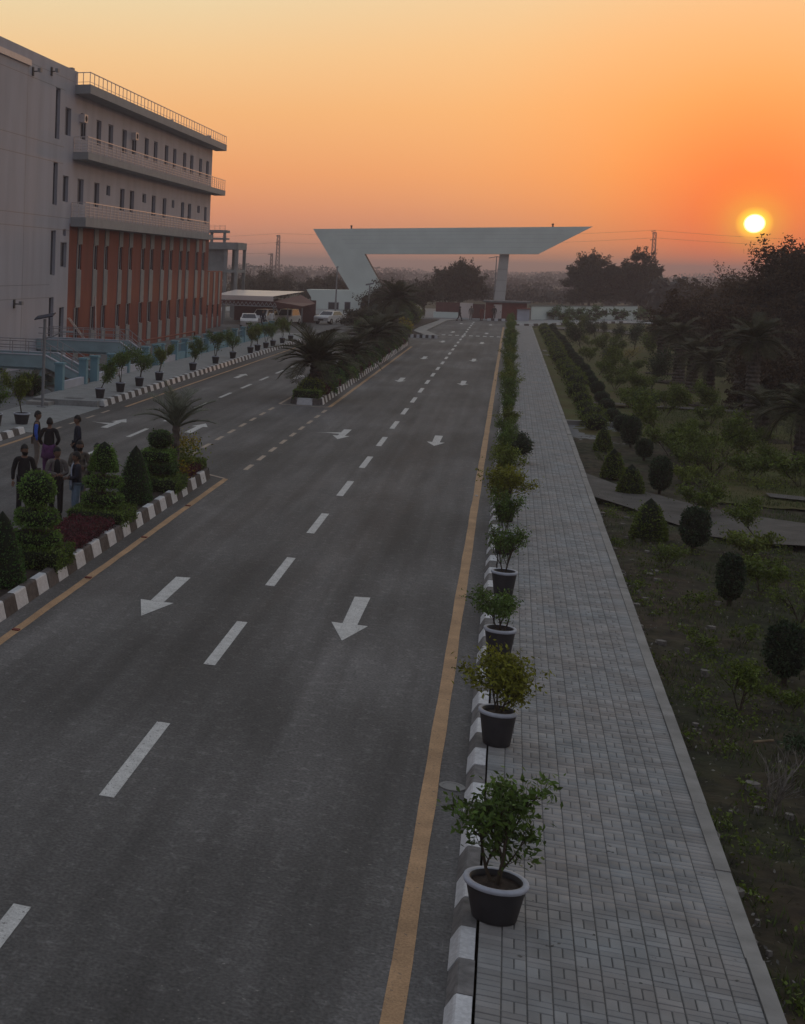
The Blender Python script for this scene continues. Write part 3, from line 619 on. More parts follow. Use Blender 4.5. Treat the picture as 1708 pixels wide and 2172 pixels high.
# scaffold pipes leaning on the red wall
t = thing('ladder', (0, 0, 0), 'pale ladder leaning on the red wall beside the grey corner', 'ladder')
for dy in (0, .35): MB().tube([(-25.85, 85.9+dy, 2.7), (-24.9, 89.0+dy, .3)], .035, 5).obj('rail', M['rail_white'], t)
for k in range(8):
    u = (k+.5)/8; x, y, z = -25.85+.95*u, 85.9+3.1*u, 2.7-2.4*u; MB().tube([(x, y, z), (x, y+.35, z)], .02, 4).obj('rung', M['rail_white'], t)
MB().tube([(-25.6, 91.8, .2), (-25.7, 91.6, 4.0)], .05, 6).obj('standing_pipe', M['rail_white'], label='thin white pipe standing against a grey strip of the red wall', cat='pipe')
MB().tube([(-21, 84.0, 1.45), (-21, 101.6, 1.42), (-21, 101.62, .9)], .06, 6).obj('red_pipe', M['hut_red'], label='long red pipe rail running level along the foot of the red wall', cat='pipe')

# stairs, landings, parapets
def stair(y0, y1, zt, l, xl):
    t = thing('entrance_stair', (0, 0, 0), l, 'stair')
    MB().box(-25.98, xl, y0+.2, y1-.2, zt-.75, zt-.5).obj('landing', M['blue_wall'], t)
    for n_, yy in (('parapet', y0), ('parapet', y1-.2)):
        MB().extr([(-25.98, zt-.62), (-25.98, zt), (xl, zt), (-19.5, .72), (-19.5, .3), (xl+.1, zt-.62)][::-1], yy, yy+.2, 'y').obj(n_, M['blue_wall'], t)
        MB().extr([(-25.98, zt+.001), (-25.98, zt+.05), (xl+.02, zt+.05), (-19.48, .77), (-19.48, .721), (xl, zt+.001)][::-1], yy-.03, yy+.23, 'y').obj('coping', M['lav_wall'], t)
        r = MB()
        for k in range(2): r.tube([(-25.9, yy+.1, zt+.35+.33*k), (xl, yy+.1, zt+.35+.33*k), (-19.6, yy+.1, 1.0+.33*k)], .022, 5)
        for k in range(6): x = -25.6+(xl+25.6)*k/5; r.tube([(x, yy+.1, zt), (x, yy+.1, zt+.7)], .025, 5)
        for k in range(3):
            u = (k+.5)/3; x = xl+(-19.6-xl)*u; z = zt+(.75-zt)*u; r.tube([(x, yy+.1, z), (x, yy+.1, z+.66)], .025, 5)
        r.obj('handrail', M['steel'], t)
    n = 9
    for k in range(n):
        x = xl+(-19.5-xl)*k/n; z = zt-.5-(zt-.8)*k/n
        MB().box(x, x+(-19.5-xl)/n+.05, y0+.21, y1-.21, z-.17-.25, z-.0-(k == 0)*.01).obj('step', M['concrete'], t)
    MB().box(xl-.3, xl-.05, y0+.25, y1-.25, -.4, zt-.76).obj('support', M['blue_wall'], t)
stair(66.9, 69.2, 1.55, 'nearer pale blue entrance stair between two blue posts', -21.3)
stair(80.0, 82.2, 1.62, 'farther pale blue entrance bridge and stair before the red wall', -20.9)
MB().box(-26.0, -19.3, 60.9, 61.1, -.4, -.35).obj('moat_strip', M['conc_dark'], kind='structure')
# fence of blue piers with low walls
fp = [63.0, 66.95, 69.0, 72.2, 75.4, 79.8, 82.4, 83.6, 87.4, 90.3, 93.9, 97.4, 101, 104.6, 108.2, 111.8, 115.4, 119, 122.6, 126.2]
fen = thing('boundary_wall', (0, 0, 0), 'low pale wall with blue piers along the raised pavement by the building', 'wall')
for i, y in enumerate(fp):
    MB().box(-19.45, -19.08, y-.18, y+.18, -.2, 1.38 if i > 2 else 1.44).box(-19.50, -19.03, y-.23, y+.23, 1.38 if i > 2 else 1.44, 1.48 if i > 2 else 1.54).obj('pier', M['blue_deep'], fen)
for i in range(len(fp)-1):
    if i in (1, 5): continue
    if fp[i+1]-fp[i] < 1.5: continue
    MB().box(-19.36, -19.16, fp[i]+.19, fp[i+1]-.19, -.2, .62 if i < 8 else .7).obj('panel', M['lav_wall'] if i < 8 else M['blue_deep'], fen)
for i in range(8, 19):
    g_ = MB()
    for k in range(9):
        y = fp[i]+.3+(fp[i+1]-fp[i]-.6)*k/8; g_.box(-19.275, -19.245, y-.012, y+.012, .7, 1.25)
    g_.box(-19.28, -19.24, fp[i]+.19, fp[i+1]-.19, 1.2, 1.25); g_.obj('grille', M['blue_deep'], fen)

# solar lamp post on the driveway
def solar_lamp(x, y, h, l, arm=1.):
    t = thing('street_lamp', (x, y, 0), l, 'street lamp', rz=0)
    MB().box(-.2, .2, -.2, .2, 0, .04).tube([(0, 0, .04), (0, 0, h-.12)], .065, 10).obj('pole', M['pole'], t)
    MB().box(-.42, .42, -.27, .27, -.022, .022).obj('solar_panel', M['solar'], t, loc=(0, 0, h)).rotation_euler = (R(14), R(-12), 0)
    MB().tube([(.03, 0, h-.95), (.35*arm, .1, h-.85), (.75*arm, .2, h-.62)], .03, 6).obj('arm', M['pole'], t)
    MB().extr([(-.11, 0), (.11, 0), (.07, .07), (-.07, .07)], 0, .5, 'y').obj('lamp_head', M['pole'], t, loc=(.72*arm, .19, h-.66), rz=R(-72))
    MB().tube([(0, 0, h-1.0), (0, 0, h-.8)], .085, 10).obj('clamp', M['pole'], t)
solar_lamp(-18.27, 57.35, 3.9, 'grey solar lamp post with flat panel on the driveway at left')
solar_lamp(-14.2, 160, 4.6, 'dark solar lamp post silhouetted against the slanting gate leg')

# unfinished concrete frame behind the building
fb = thing('unfinished_building', (0, 165, 0), 'unfinished bare concrete frame building behind the far end of the long building', 'building')
for x in (-29.75, -31.0, -33.4):
    for y in (0, 5): MB().box(x, x+.35, y, y+.35, -.3, 8.2).obj('column', M['frame_conc'], fb)
MB().box(-40, -29.4, -.2, 5.6, 8.15, 8.95).obj('slab', M['frame_conc'], fb)
MB().box(-40, -29.45, -.1, 5.5, 5.45, 5.8).obj('slab', M['frame_conc'], fb)
MB().box(-40, -30.7, .36, .55, 5.8, 8.15).obj('wall', M['frame_conc'], fb)
MB().box(-40, -31.0, .3, .5, 4.6, 5.45).obj('wall', M['frame_conc'], fb)
for x in (-31.4, -32.9): MB().box(x, x+.3, 1, 1.3, 8.95, 10.35).obj('column', M['frame_conc'], fb)
MB().box(-36, -31.1, .8, 3.6, 10.1, 10.4).obj('slab', M['frame_conc'], fb)
MB().box(-36, -31.1, .9, 3.5, 9.3, 9.5).obj('slab', M['frame_conc'], fb)
r = MB()
for i in range(9): r.box(-36+.6*i, -35.96+.6*i, .85, .89, 10.4, 10.95)
for z in (10.6, 10.8, 10.93): r.box(-36, -31.1, .86, .88, z, z+.02)
r.obj('railing', M['steel'], fb)

# carport with trussed front
cp = thing('carport', (0, 150, 0), 'wide open carport with sheet roof and red-brown trusses', 'carport')
rb = MB(); rb.add([(-29, 0, 3.15), (-22.9, 0, 3.15), (-21.3, 12, 3.55), (-29, 12, 3.55), (-22.86, 0, 2.62), (-29, 0, 2.72)], [(0, 1, 2, 3), (5, 4, 1, 0)])
rb.obj('roof', M['roof_sheet'], cp)
MB().box(-29, -22.9, .02, .1, 2.25, 2.6).obj('fascia', M['truss'], cp)
tr = MB()
for i in range(14):
    x = -28.4+.42*i; tr.tube([(x, -.02, 2.1), (x+.21, -.02, 2.5)], .035, 4).tube([(x+.21, -.02, 2.5), (x+.42, -.02, 2.1)], .035, 4)
tr.tube([(-28.5, -.02, 2.08), (-22.5, -.02, 2.08)], .05, 4); tr.obj('truss', M['steel'], cp)
for x in (-28.1, -22.8): MB().box(x-.07, x+.07, -.1, .06, .1, 2.2).obj('post', M['pole'], cp)
MB().tube([(-22.75, -.02, 2.1), (-22.2, -.02, 1.5)], .05, 5).obj('brace', M['pole'], cp)
MB().add([(-22.85, .2, 2.62), (-19.9, .4, 2.2), (-19.8, 10, 2.3), (-21.4, 10, 3.2)], [(0, 1, 2, 3)]).add([(-22.85, .15, 2.0), (-19.9, .35, 1.95), (-19.9, .35, 2.2), (-22.85, .15, 2.62)], [(0, 1, 2, 3)]).obj('side_roof', M['truss'], cp)
for x in (-19.95, -21.4): MB().box(x-.06, x+.06, .3, .42, .1, 2.0).obj('post', M['pole'], cp)
MB().box(-29, -20, 11.8, 12, .1, 2.6).obj('back_wall', M['truss'], cp)

# ------------------------------------------------------------ the gate
A_ = Vector((-28.37, 222.0, 0)); B_ = Vector((10.19, 222.0, 0)); gd = (B_-A_).normalized(); ga = math.atan2(gd.y, gd.x); GL = (B_-A_).length
gate = thing('gateway', (A_.x, A_.y, 0), 'huge white angular gateway with a slanting leg spanning the road', 'gateway', rz=ga)
def U(x): return (x-A_.x)/gd.x     # distance along the gate from a world x
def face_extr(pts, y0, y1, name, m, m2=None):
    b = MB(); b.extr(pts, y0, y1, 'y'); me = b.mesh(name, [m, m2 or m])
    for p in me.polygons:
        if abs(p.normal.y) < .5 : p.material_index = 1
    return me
GT = 2.6
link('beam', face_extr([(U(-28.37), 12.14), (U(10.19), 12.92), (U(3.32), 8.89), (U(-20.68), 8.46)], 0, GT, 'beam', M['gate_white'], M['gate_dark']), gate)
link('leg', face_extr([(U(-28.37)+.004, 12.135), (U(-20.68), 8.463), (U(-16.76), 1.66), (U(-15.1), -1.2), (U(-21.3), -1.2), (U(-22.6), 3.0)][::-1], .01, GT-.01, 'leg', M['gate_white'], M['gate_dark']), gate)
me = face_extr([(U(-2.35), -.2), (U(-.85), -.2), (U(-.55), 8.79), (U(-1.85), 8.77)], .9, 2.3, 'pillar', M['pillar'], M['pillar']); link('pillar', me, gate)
for z in (5.0, 6.6, 3.4): MB().box(U(-2.3), U(-.72), .88, .9, z, z+.04).obj('band', M['conc_dark'], gate)
seg_ = MB()
for z in (9.3, 10.0, 10.6, 11.2, 11.7): seg_.add([(U(-25.5+(12.1-z)*.9), -.004, z), (U(3.0+(z-8.66)*1.35), -.004, z+.55), (U(3.0+(z-8.66)*1.35), -.004, z+.575), (U(-25.5+(12.1-z)*.9), -.004, z+.025)], [(0, 1, 2, 3)])
seg_.obj('cladding_joint', M['lav_wall'], gate)
for x, zb_ in ((-22.8, -.23), (5.0, .33)): MB().box(U(x)-.1, U(x)+.1, .3, .5, 12.46+zb_, 12.75+zb_).lathe([(0, 12.75+zb_), (.16, 12.78+zb_), (.16, 12.95+zb_), (0, 13.0+zb_)], 8, 0, U(x), .4).obj('beacon', M['gate_dark'], gate)
# gatehouse block grown out of the slanting leg
gh = thing('gatehouse', (A_.x, A_.y, 0), 'low white gatehouse block under the slanting leg of the gateway', 'gatehouse', rz=ga)
def gbox(x0, x1, z0, z1, y0=-.25, y1=6, m=M['gate_white'], n='wall'): return MB().box(U(x0), U(x1), y0, y1, z0, z1).obj(n, m, gh)
b = MB(); b.extr([(U(-28.9), 2.9), (U(-28.15), 1.7), (U(-28.15), -.9), (U(-15.6), -.9), (U(-16.9), 1.9), (U(-22.6), 2.95)], -.3, 6, 'y'); me = b.mesh('wall', M['gate_white']); link('wall', me, gh)
for x0, x1, z0, z1 in ((-25.6, -24.0, -.5, 1.1), (-23.2, -22.3, -.3, 1.2), (-20.9, -18.1, -.3, 1.25)):
    w = MB().box(U(x0), U(x1), -.34, -.30, z0, z1).obj('window', M['frame'], gh); MB().box(U(x0)+.08, U(x1)-.08, -.36, -.341, z0+.08, z1-.08).obj('pane', M['glass'], w)
MB().box(U(-21.2), U(-17.8), -1.1, -.3, 1.3, 1.42).obj('canopy', M['gate_white'], gh)
# red guard hut below the pillar
hut = thing('guard_hut', (0, 200, 0), 'low red guard hut with a pale door below the gate pillar', 'hut')
MB().box(-3.0, 2.0, 0, 4, -.2, 2.2).obj('wall', M['hut_red'], hut)
MB().box(-3.3, 2.4, -.4, 4.4, 2.2, 2.42).obj('roof', M['conc_dark'], hut)
d_ = MB().box(-2.0, -1.0, -.05, -.002, -.0, 1.95).obj('door', M['roof_sheet'], hut); MB().box(-1.15, -1.1, -.09, -.051, .9, 1.05).obj('handle', M['dark'], d_)
w_ = MB().box(.85, 1.75, -.05, -.002, .2, 1.45).obj('window', M['frame'], hut); MB().box(.9, 1.7, -.06, -.051, .28, 1.4).obj('pane', M['glass'], w_)
gw = thing('gate_barrier', (0, 201, 0), 'dark red gate panels and pale post left of the guard hut', 'gate')
MB().box(-9.2, -6.2, 0, .15, 0, 2.0).obj('panel', M['truss'], gw); MB().box(-6.2, -4.6, -.05, .25, 0, 2.0).obj('post', M['roof_sheet'], gw); MB().box(-4.6, -3.1, 0, .15, 0, 1.9).obj('panel', M['truss'], gw)
MB().box(-9.4, -6.3, -1.6, -1.4, 0, .75).obj('low_wall', M['gate_white'], gw)
bw = thing('boundary_wall', (2.6, 203, 0), 'white boundary wall behind the dark trees right of the gate', 'wall', rz=math.atan2(20, 13))
MB().box(0, 26, 0, .25, -.3, 1.75).obj('wall', M['gate_white'], bw); MB().box(-.1, 26.1, -.05, .3, 1.75, 1.85).obj('coping', M['conc_dark'], bw)
bl = MB().box(0, 1.4, 0, 1.2, -.1, 1.5).obj('kiosk', M['lav_wall'], loc=(.9, 196.5, 0), label='small pale blue kiosk at the end of the pavement', cat='kiosk'); MB().box(-.15, 1.55, -.2, 1.3, 1.5, 1.62).obj('roof', M['hut_red'], bl)

# street light poles near the gate
def tpole(x, y, h, l, w=1.2):
    t = thing('light_pole', (x, y, -.3), l, 'light pole'); MB().tube([(0, 0, 0), (0, 0, h)], [.16, .07], 6).obj('pole', M['pole'], t)
    MB().tube([(-w, 0, h-.25), (0, 0, h), (w, 0, h-.1)], .06, 5).obj('arm', M['pole'], t)
tpole(-23.2, 210, 6.8, 'slim light pole just left of the slanting gate leg', .2)
tpole(-50, 300, 6.6, 'faint T-shaped light pole in the haze at far left', 2.2)
tpole(-2.5, 250, 9.0, 'light pole with two arms just left of the gate pillar', 1.2)

# lattice pylons and wires
def pylon(x, y, h, w0, w1, l, arms):
    t = thing('pylon', (x, y, -.3), l, 'pylon'); b = MB(); n = int(h/1.3)
    P = lambda s1, s2, z: (s1*(w0+(w1-w0)*z/h), s2*(w0+(w1-w0)*z/h), z)
    for s1 in (-1, 1):
        for s2 in (-1, 1): b.tube([P(s1, s2, 0), P(s1, s2, h)], .09, 4)
    for i in range(n):
        z0, z1 = h*i/n, h*(i+1)/n
        for s in (-1, 1):
            b.tube([P(-1, s, z0), P(1, s, z1)], .05, 3, 0, False).tube([P(1, s, z0), P(-1, s, z1)], .05, 3, 0, False).tube([P(-1, s, z1), P(1, s, z1)], .05, 3, 0, False)
            b.tube([P(s, -1, z0), P(s, 1, z1)], .05, 3, 0, False)
    b.obj('lattice', M['lattice'], t, kind='stuff')
    for z, a, c in arms: MB().tube([(a, 0, z-.2), (0, 0, z), (c, 0, z)], .12, 4).obj('cross_arm', M['lattice'], t)
pylon(-75.4, 500, 17.6, .75, .42, 'tall lattice pylon left of the gateway above the trees', [(17.5, -.9, .3), (15.2, -.9, .2), (14.6, -.8, .2)])
pylon(-77.8, 502, 11.2, .5, .3, 'short lattice pylon beside the taller one at left', [(11.1, -1.3, .5)])
pylon(40.7, 500, 20.0, .75, .42, 'lattice pylon standing between the dark trees and the sun', [(19.9, -.8, .4), (17.8, -1.2, .3), (20.5, -1.0, .2)])
def wire(p, q, sag, l):
    pts = [Vector(p).lerp(Vector(q), i/24)+Vector((0, 0, -sag*4*(i/24)*(1-i/24))) for i in range(25)]
    MB().tube(pts, .035, 3, 0, False).obj('power_line', M['lattice'], label=l, cat='power line')
wire((-75.4, 500, 17.9), (40.7, 500, 20.4), 1.6, 'upper power line between the two tall pylons'); wire((-75.4, 500, 14.8), (40.7, 500, 18), 1.6, 'lower power line between the two tall pylons')
wire((-130, 500, 16.5), (-75.4, 500, 17.9), .9, 'upper power line leaving the left pylon to the left'); wire((-130, 500, 13.5), (-75.4, 500, 14.8), .9, 'lower power line leaving the left pylon to the left')
wire((40.7, 500, 20.4), (120, 500, 18), 1.2, 'upper power line crossing below the sun'); wire((40.7, 500, 18), (120, 500, 16), 1.0, 'lower power line crossing below the sun')
wire((-77.8, 502, 11.1), (-130, 502, 10.5), .5, 'lowest faint power line at far left')

# drain cover by the kerb
MB().lathe([(.15, .0), (.15, .008), (.115, .010), (.11, .003), (0, .003)], 24).obj('drain_cover', [M['concrete']], loc=(-.33, 17.7, .004), label='round drain cover on the asphalt beside the second pot', cat='drain cover')
MB().box(-.035, .035, -.06, .06, 0, .02).obj('stud_and_glint', M['paint_white'], loc=(-.575, 41.5, .006), label='white block standing in for a sun glint on the yellow line', cat='road stud')  # added white block, its paint stands in for a sun glint on debris
for i, y in enumerate((22.1, 26.5, 31.1, 35.8)): MB().box(-.06, .06, -.05, .05, 0, .02).obj('stud_and_glint', M['hut_red'], loc=(-7.39, y, .005), label='small dark stud on the yellow line by the near median, %s from the left' % ordw(i), cat='road stud', group='dark studs on the median line')
# channel walls in the park
MB().box(2.4, 4.5, 64.0, 64.3, -.3, .12).obj('channel_wall', M['concrete'], label='pale channel wall beside the pavement among the round shrubs', cat='wall')
MB().box(4.25, 4.5, 57.9, 64.0, -.3, .10).obj('channel_wall', M['conc_dark'], label='dark channel wall running toward the viewer from the pale one', cat='wall')
sheet('ditch', rect(2.42, 4.25, 57.9, 64.0), -.06, M['conc_dark'], kind='structure')
def ribbon(name, L_, R_, m, z, amp=.0):
    n = len(L_); b = MB(); vs = [(x, y, z) for x, y in L_]+[(x, y, z) for x, y in R_]; b.add(vs, [(i, n+i, n+i+1, i+1) for i in range(n-1)]); return b.obj(name, m, kind='structure')
ribbon('path', [(2.4, 47.9), (3.2, 45.6), (4.07, 44.2), (4.8, 42.9), (5.8, 41.7), (7.1, 41.0), (14, 38.8)], [(2.4, 42.9), (3.2, 41.3), (4.0, 39.3), (4.7, 37.7), (5.6, 37.3), (6.6, 37.5), (14, 35.3)], M['path'], .052)
ribbon('path', [(7.0, 46.0), (8.2, 45.7), (14, 44)], [(7.0, 45.2), (8.2, 44.9), (14, 43)], M['path'], .085)
ribbon('path', [(3.5, 75.2), (9, 74.6), (30, 73)], [(3.5, 74.2), (9, 73.6), (30, 72)], M['path'], .055)
ribbon('path', [(4.5, 178), (8.5, 176), (12, 172)], [(4.5, 171), (8.5, 168), (12, 163)], M['path'], .07)
# ------------------------------------------------------------ potted plants
def branch_plant(seed, h, w, nleaf, size, lm, trunk_h=.12, stems=3, up=.25, fill=.7, asp=.42):
    """returns stem mesh, foliage mesh: shrub growing from z=0"""
    rng = np.random.default_rng(seed); rg = random.Random(seed); b = MB(); tips = []
    def grow(p, d, l, r, lev):
        pts = [p]; q = Vector(p); dd = Vector(d)
        for i in range(4):
            dd = (dd+Vector((rg.uniform(-.18, .18), rg.uniform(-.18, .18), rg.uniform(-.05, .14)))).normalized(); q = q+dd*l/4; pts.append(q.copy())
        b.tube(pts, [r*(1-.14*i) for i in range(5)], 5 if lev < 2 else 3, 0, False)
        for i in range(1, 5):
            if lev >= 1: tips.append((pts[i], dd.copy(), l))
        if lev < 3:
            for k in range(3 if lev else 4):
                t = rg.uniform(.35, 1); a = pts[min(4, int(t*4)+0)]
                nd = (dd+Vector((rg.uniform(-1, 1), rg.uniform(-1, 1), rg.uniform(-.1, .6)))*.8).normalized()
                grow(a, nd, l*rg.uniform(.5, .75), r*.55, lev+1)
    for s in range(stems):
        a = 2*math.pi*(s+rg.random()*.6)/stems
        grow(Vector((.03*math.cos(a), .03*math.sin(a), 0)), Vector((.38*math.cos(a)*w/h, .38*math.sin(a)*w/h, 1)).normalized(), h*.55+trunk_h, .013*h/.8, 0)
    P = []
    for k in range(nleaf):
        t, d, l = rg.choice(tips); P.append(t+Vector((rg.gauss(0, 1), rg.gauss(0, 1), rg.gauss(0, 1)))*(.045*h*fill/.7))
    P = np.array([tuple(x) for x in P]); P = P[P[:, 2] > trunk_h*.8]
    # squash to the wanted outline
    s = np.percentile(np.abs(P[:, :2]), 96); zx = np.percentile(P[:, 2], 99)
    kx, kz = (w/2)/s, h/zx
    P[:, :2] *= kx; P[:, 2] *= kz; b.v = [(x*kx, y*kx, z*kz) for x, y, z in b.v]
    return b.mesh('stem', M['twig']), foliage_mesh('foliage', P, size, lm, seed, asp, up)
def pot(h, r, m_rim=True):
    a = MB().lathe([(0, 0), (r*.68, 0), (r*.70, .01), (r*.93, h-.045), (r*.93, h-.001), (r*.80, h-.001), (r*.78, h-.06)], 28).mesh('pot', M['pot'], True)
    b = MB().lathe([(r*.93, h-.045), (r*1.0, h-.04), (r*1.02, h-.015), (r*1.0, h+.004), (r*.84, h+.004), (r*.80, h-.01), (r*.79, h-.05)], 28).mesh('rim', M['pot_rim'] if m_rim else M['pot'], True)
    s = MB(); rg = random.Random(3); s.lathe([(r*.79, h-.055), (r*.55, h-.045), (r*.25, h-.03), (0, h-.035)], 20); s.v = [(x, y, z+rg.uniform(-.008, .008)) for x, y, z in s.v]
    return a, b, s.mesh('soil', M['pot_soil'], True)
pots = [pot(.37, .285), pot(.45, .235), pot(.45, .24)]
def potted(x, y, z, pi, pl, label, group, rz=0., s=1., sc=1., pot_rim=True, name='potted_plant', tilt=0.):
    t = thing(name, (x, y, z), label, 'potted plant', group, rz)
    pm = pots[pi]; hh = (.37, .45, .45, .42)[pi]
    p_ = link('pot', pm[0], t, scale=s); link('rim', pm[1], p_); link('soil', pm[2], p_)
    link('stem', pl[0], t, (0, 0, (hh-.05)*s), scale=sc); link('foliage', pl[1], t, (0, 0, (hh-.05)*s), scale=sc, kind='stuff')
    return t
PL = [branch_plant(11, .98, .80, 1900, .075, M['leaf_pot'], fill=.85), branch_plant(12, .76, .70, 3600, .065, M['leaf_pot_y'], fill=1.35, trunk_h=.08),
      branch_plant(13, .62, .78, 2200, .055, M['leaf_pot'], fill=1.0), branch_plant(14, .95, .66, 1800, .05, M['leaf_pot'], fill=1.),
      branch_plant(15, 1.1, .62, 2400, .06, M['leaf_pot'], fill=1.1), branch_plant(16, .95, .64, 2800, .06, M['leaf_lime'], fill=1.3)]
gR = 'potted shrubs standing along the right kerb'
potted(.17, 13.88, .148, 0, PL[0], 'nearest potted shrub, sparse leaves in a wide dark pot with white rim', gR, .4)
potted(.14, 19.16, .148, 1, PL[1], 'second potted shrub from the front, dense round yellow-green crown', gR, 1.1)
potted(.13, 23.66, .148, 2, PL[2], 'third potted shrub from the front, low spreading twigs in a tilted-looking pot', gR, 2.)
potted(.17, 28.3, .148, 1, PL[3], 'fourth potted shrub from the front, tall loose stems', gR, 3.)
rg = random.Random(5); yy = 32.5; k = 4
lab_kind = {3: 'tall loose', 4: 'tall leafy', 5: 'bushy lime green', 1: 'dense yellow-green', 0: 'open twiggy'}
while yy < 172:
    pi = [4, 4, 3, 5, 4, 1, 5, 4, 3, 5][k % 10]
    potted(.14+rg.uniform(-.04, .04), yy, .148, 1 if k % 3 else 2, PL[pi], '%s potted shrub, %s along the right kerb' % (lab_kind[pi], ordw(k)), gR, rg.uniform(0, 6), 1., rg.uniform(.9, 1.25) if yy > 36 else .9)
    yy += 4.15+rg.uniform(-.25, .25) if yy < 120 else 3.2; k += 1
# the dark low bush that leans over the pavement among them
t = thing('dark_bush', (.45, 48.2, .15), 'very dark dense round bush leaning over the pavement in the potted row', 'bush')
clipped(t, 'crown', .25, .95, .42, .42, 1500, .06, M['leaf_oval'], M['core'], 5, jitter=.05, lump=.2); MB().tube([(-.1, 0, 0), (0, 0, .3)], .03, 6).obj('stem', M['twig'], t)
# left row: small trees in dark pots
PT = [branch_plant(21+i, 1.45, 1.2, 2600, .075, M['leaf_pot'] if i != 1 else M['leaf_lime'], trunk_h=.35, stems=1+i % 2, fill=.9) for i in range(4)]
gL = 'small trees in dark pots along the building side kerb'
for i, (x, y) in enumerate([(-16.55, 60.27), (-16.55, 63.78), (-16.55, 67.41), (-16.5, 71.4), (-16.45, 79.49), (-16.45, 86.13), (-16.4, 91.68), (-16.4, 98.3), (-16.4, 101.27), (-16.4, 104.97), (-16.4, 108.26), (-16.4, 113), (-16.4, 117.5)]):
    potted(x, y, .25, 1, PT[(i*3) % 4], 'small potted tree, %s from the left on the raised pavement' % ordw(i), gL, i*1.3, 1.0, 1.0+.05*(i % 3))


gl2 = 'bushy trees in large pots by the driveway'
potted(-17.0, 50.8, .012, 0, PT[1], 'bushy tree in a large white-rimmed pot beside the driveway', gl2, .6, 1.15, 1.12)
potted(-17.05, 48.0, .21, 1, PT[2], 'bushy tree in a pot cut off by the left edge of the view', gl2, 1.9, 1.05, 1.0)

# ------------------------------------------------------------ median topiary
gt = 'clipped bushes on the near median'
def stem_(t, h): MB().tube([(0, 0, -.05), (0, 0, h)], .045, 6).obj('trunk', M['twig'], t)
def cone(x, y, h, r, label, seed, m='leaf_cone', n=2600, size=.045, group=gt, name='cone_bush', z=.2):
    t = thing(name, (x, y, z), label, 'clipped bush', group); stem_(t, h*.7)
    clipped(t, 'crown', .04, h, r, r, n, size, M[m], M['core'], seed, cone=.5, jitter=.02); return t
t = thing('tiered_bush', (-8.45, 26.35, .2), 'nearest tiered bush with a domed top over two round discs and a square base hedge', 'clipped bush', gt); stem_(t, 1.4)
clipped_box(t, 'base_hedge', -.62, .62, -.62, .62, 0, .38, 3600, .05, M['leaf_box'], M['core'], 31)
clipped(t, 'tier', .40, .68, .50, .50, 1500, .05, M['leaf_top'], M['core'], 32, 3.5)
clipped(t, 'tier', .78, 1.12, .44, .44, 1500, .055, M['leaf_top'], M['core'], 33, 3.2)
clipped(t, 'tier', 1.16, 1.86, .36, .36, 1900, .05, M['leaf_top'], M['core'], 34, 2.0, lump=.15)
t = thing('tiered_bush', (-8.50, 31.5, .2), 'second tiered bush with a pointed top, between the people and the kerb', 'clipped bush', gt); stem_(t, 1.4)
clipped_box(t, 'base_hedge', -.62, .64, -.75, .75, 0, .34, 3600, .05, M['leaf_box'], M['core'], 35)
clipped(t, 'tier', .42, .68, .48, .48, 1500, .05, M['leaf_top'], M['core'], 36, 3.5)
clipped(t, 'tier', .82, 1.06, .46, .46, 1500, .05, M['leaf_top'], M['core'], 37, 3.2)
clipped(t, 'tier', 1.2, 1.9, .33, .33, 2200, .05, M['leaf_top'], M['core'], 38, 2., cone=.3)
cone(-8.45, 24.3, 1.42, .46, 'cone bush cut by the left edge of the picture', 39)
cone(-8.45, 34.35, 1.5, .44, 'tall dark cone bush between the two tiered bushes', 40)
t = thing('tiered_bush', (-8.45, 37.0, .2), 'third tiered bush, flat box tiers under a dark ball, by the small palm', 'clipped bush', gt); stem_(t, 1.4)
clipped_box(t, 'base_hedge', -.6, .62, -.75, .75, 0, .36, 3000, .05, M['leaf_box'], M['core'], 41)
clipped_box(t, 'tier', -.45, .42, -.45, .45, .46, .70, 1800, .05, M['leaf_top_d'], M['core'], 42)
clipped_box(t, 'tier', -.42, .36, -.42, .42, .78, 1.04, 1600, .05, M['leaf_top'], M['core'], 43)
clipped(t, 'ball', 1.08, 1.58, .33, .33, 1200, .05, M['leaf_top_d'], M['core'], 44)
def redbed(x0, x1, y0, y1, z1, label, seed, n, parent_loc=(0, 0, .2)):
    t = thing('groundcover', (0, 0, .2), label, 'groundcover')
    clipped_box(t, 'leaves', x0, x1, y0, y1, 0, z1, n, .05, M['leaf_red'], M['core_red'], seed, .03).__setitem__('kind', 'stuff')
redbed(-8.93, -7.98, 27.4, 30.6, .26, 'dark red groundcover block between the first two tiered bushes', 51, 5200)
redbed(-8.9, -7.98, 38.0, 40.3, .26, 'dark red groundcover block at the far end of the near median', 52, 3600)
t = thing('small_hedge', (0, 0, .2), 'low dark box hedge at the tip of the near median', 'hedge'); clipped_box(t, 'leaves', -8.8, -8.0, 40.35, 41.1, 0, .34, 1800, .05, M['leaf_box'], M['core'], 53)
t = thing('yellow_shrub', (-8.5, 39.9, .2), 'yellow-green shrub with bright tips at the tip of the near median', 'shrub')
rng = np.random.default_rng(3); P = rng.normal(size=(1500, 3))*np.array([.27, .5, .25])+np.array([0, 0, .5]); P = P[P[:, 2] > .05]
P2 = rng.normal(size=(350, 3))*np.array([.25, .35, .13])+np.array([.1, -.2, .95])
link('foliage', foliage_mesh('foliage', P, .09, M['leaf_lime'], 4), t, kind='stuff'); link('tips', foliage_mesh('tips', P2, .09, M['leaf_yel'], 5), t, kind='stuff')
t = thing('yellow_shrub', (-8.1, 37.9, .2), 'small yellow shrub leaning against the third tiered bush', 'shrub'); P = rng.normal(size=(260, 3))*np.array([.16, .2, .14])+np.array([0, 0, .4])
link('foliage', foliage_mesh('foliage', P, .08, M['leaf_yel'], 6), t, kind='stuff')

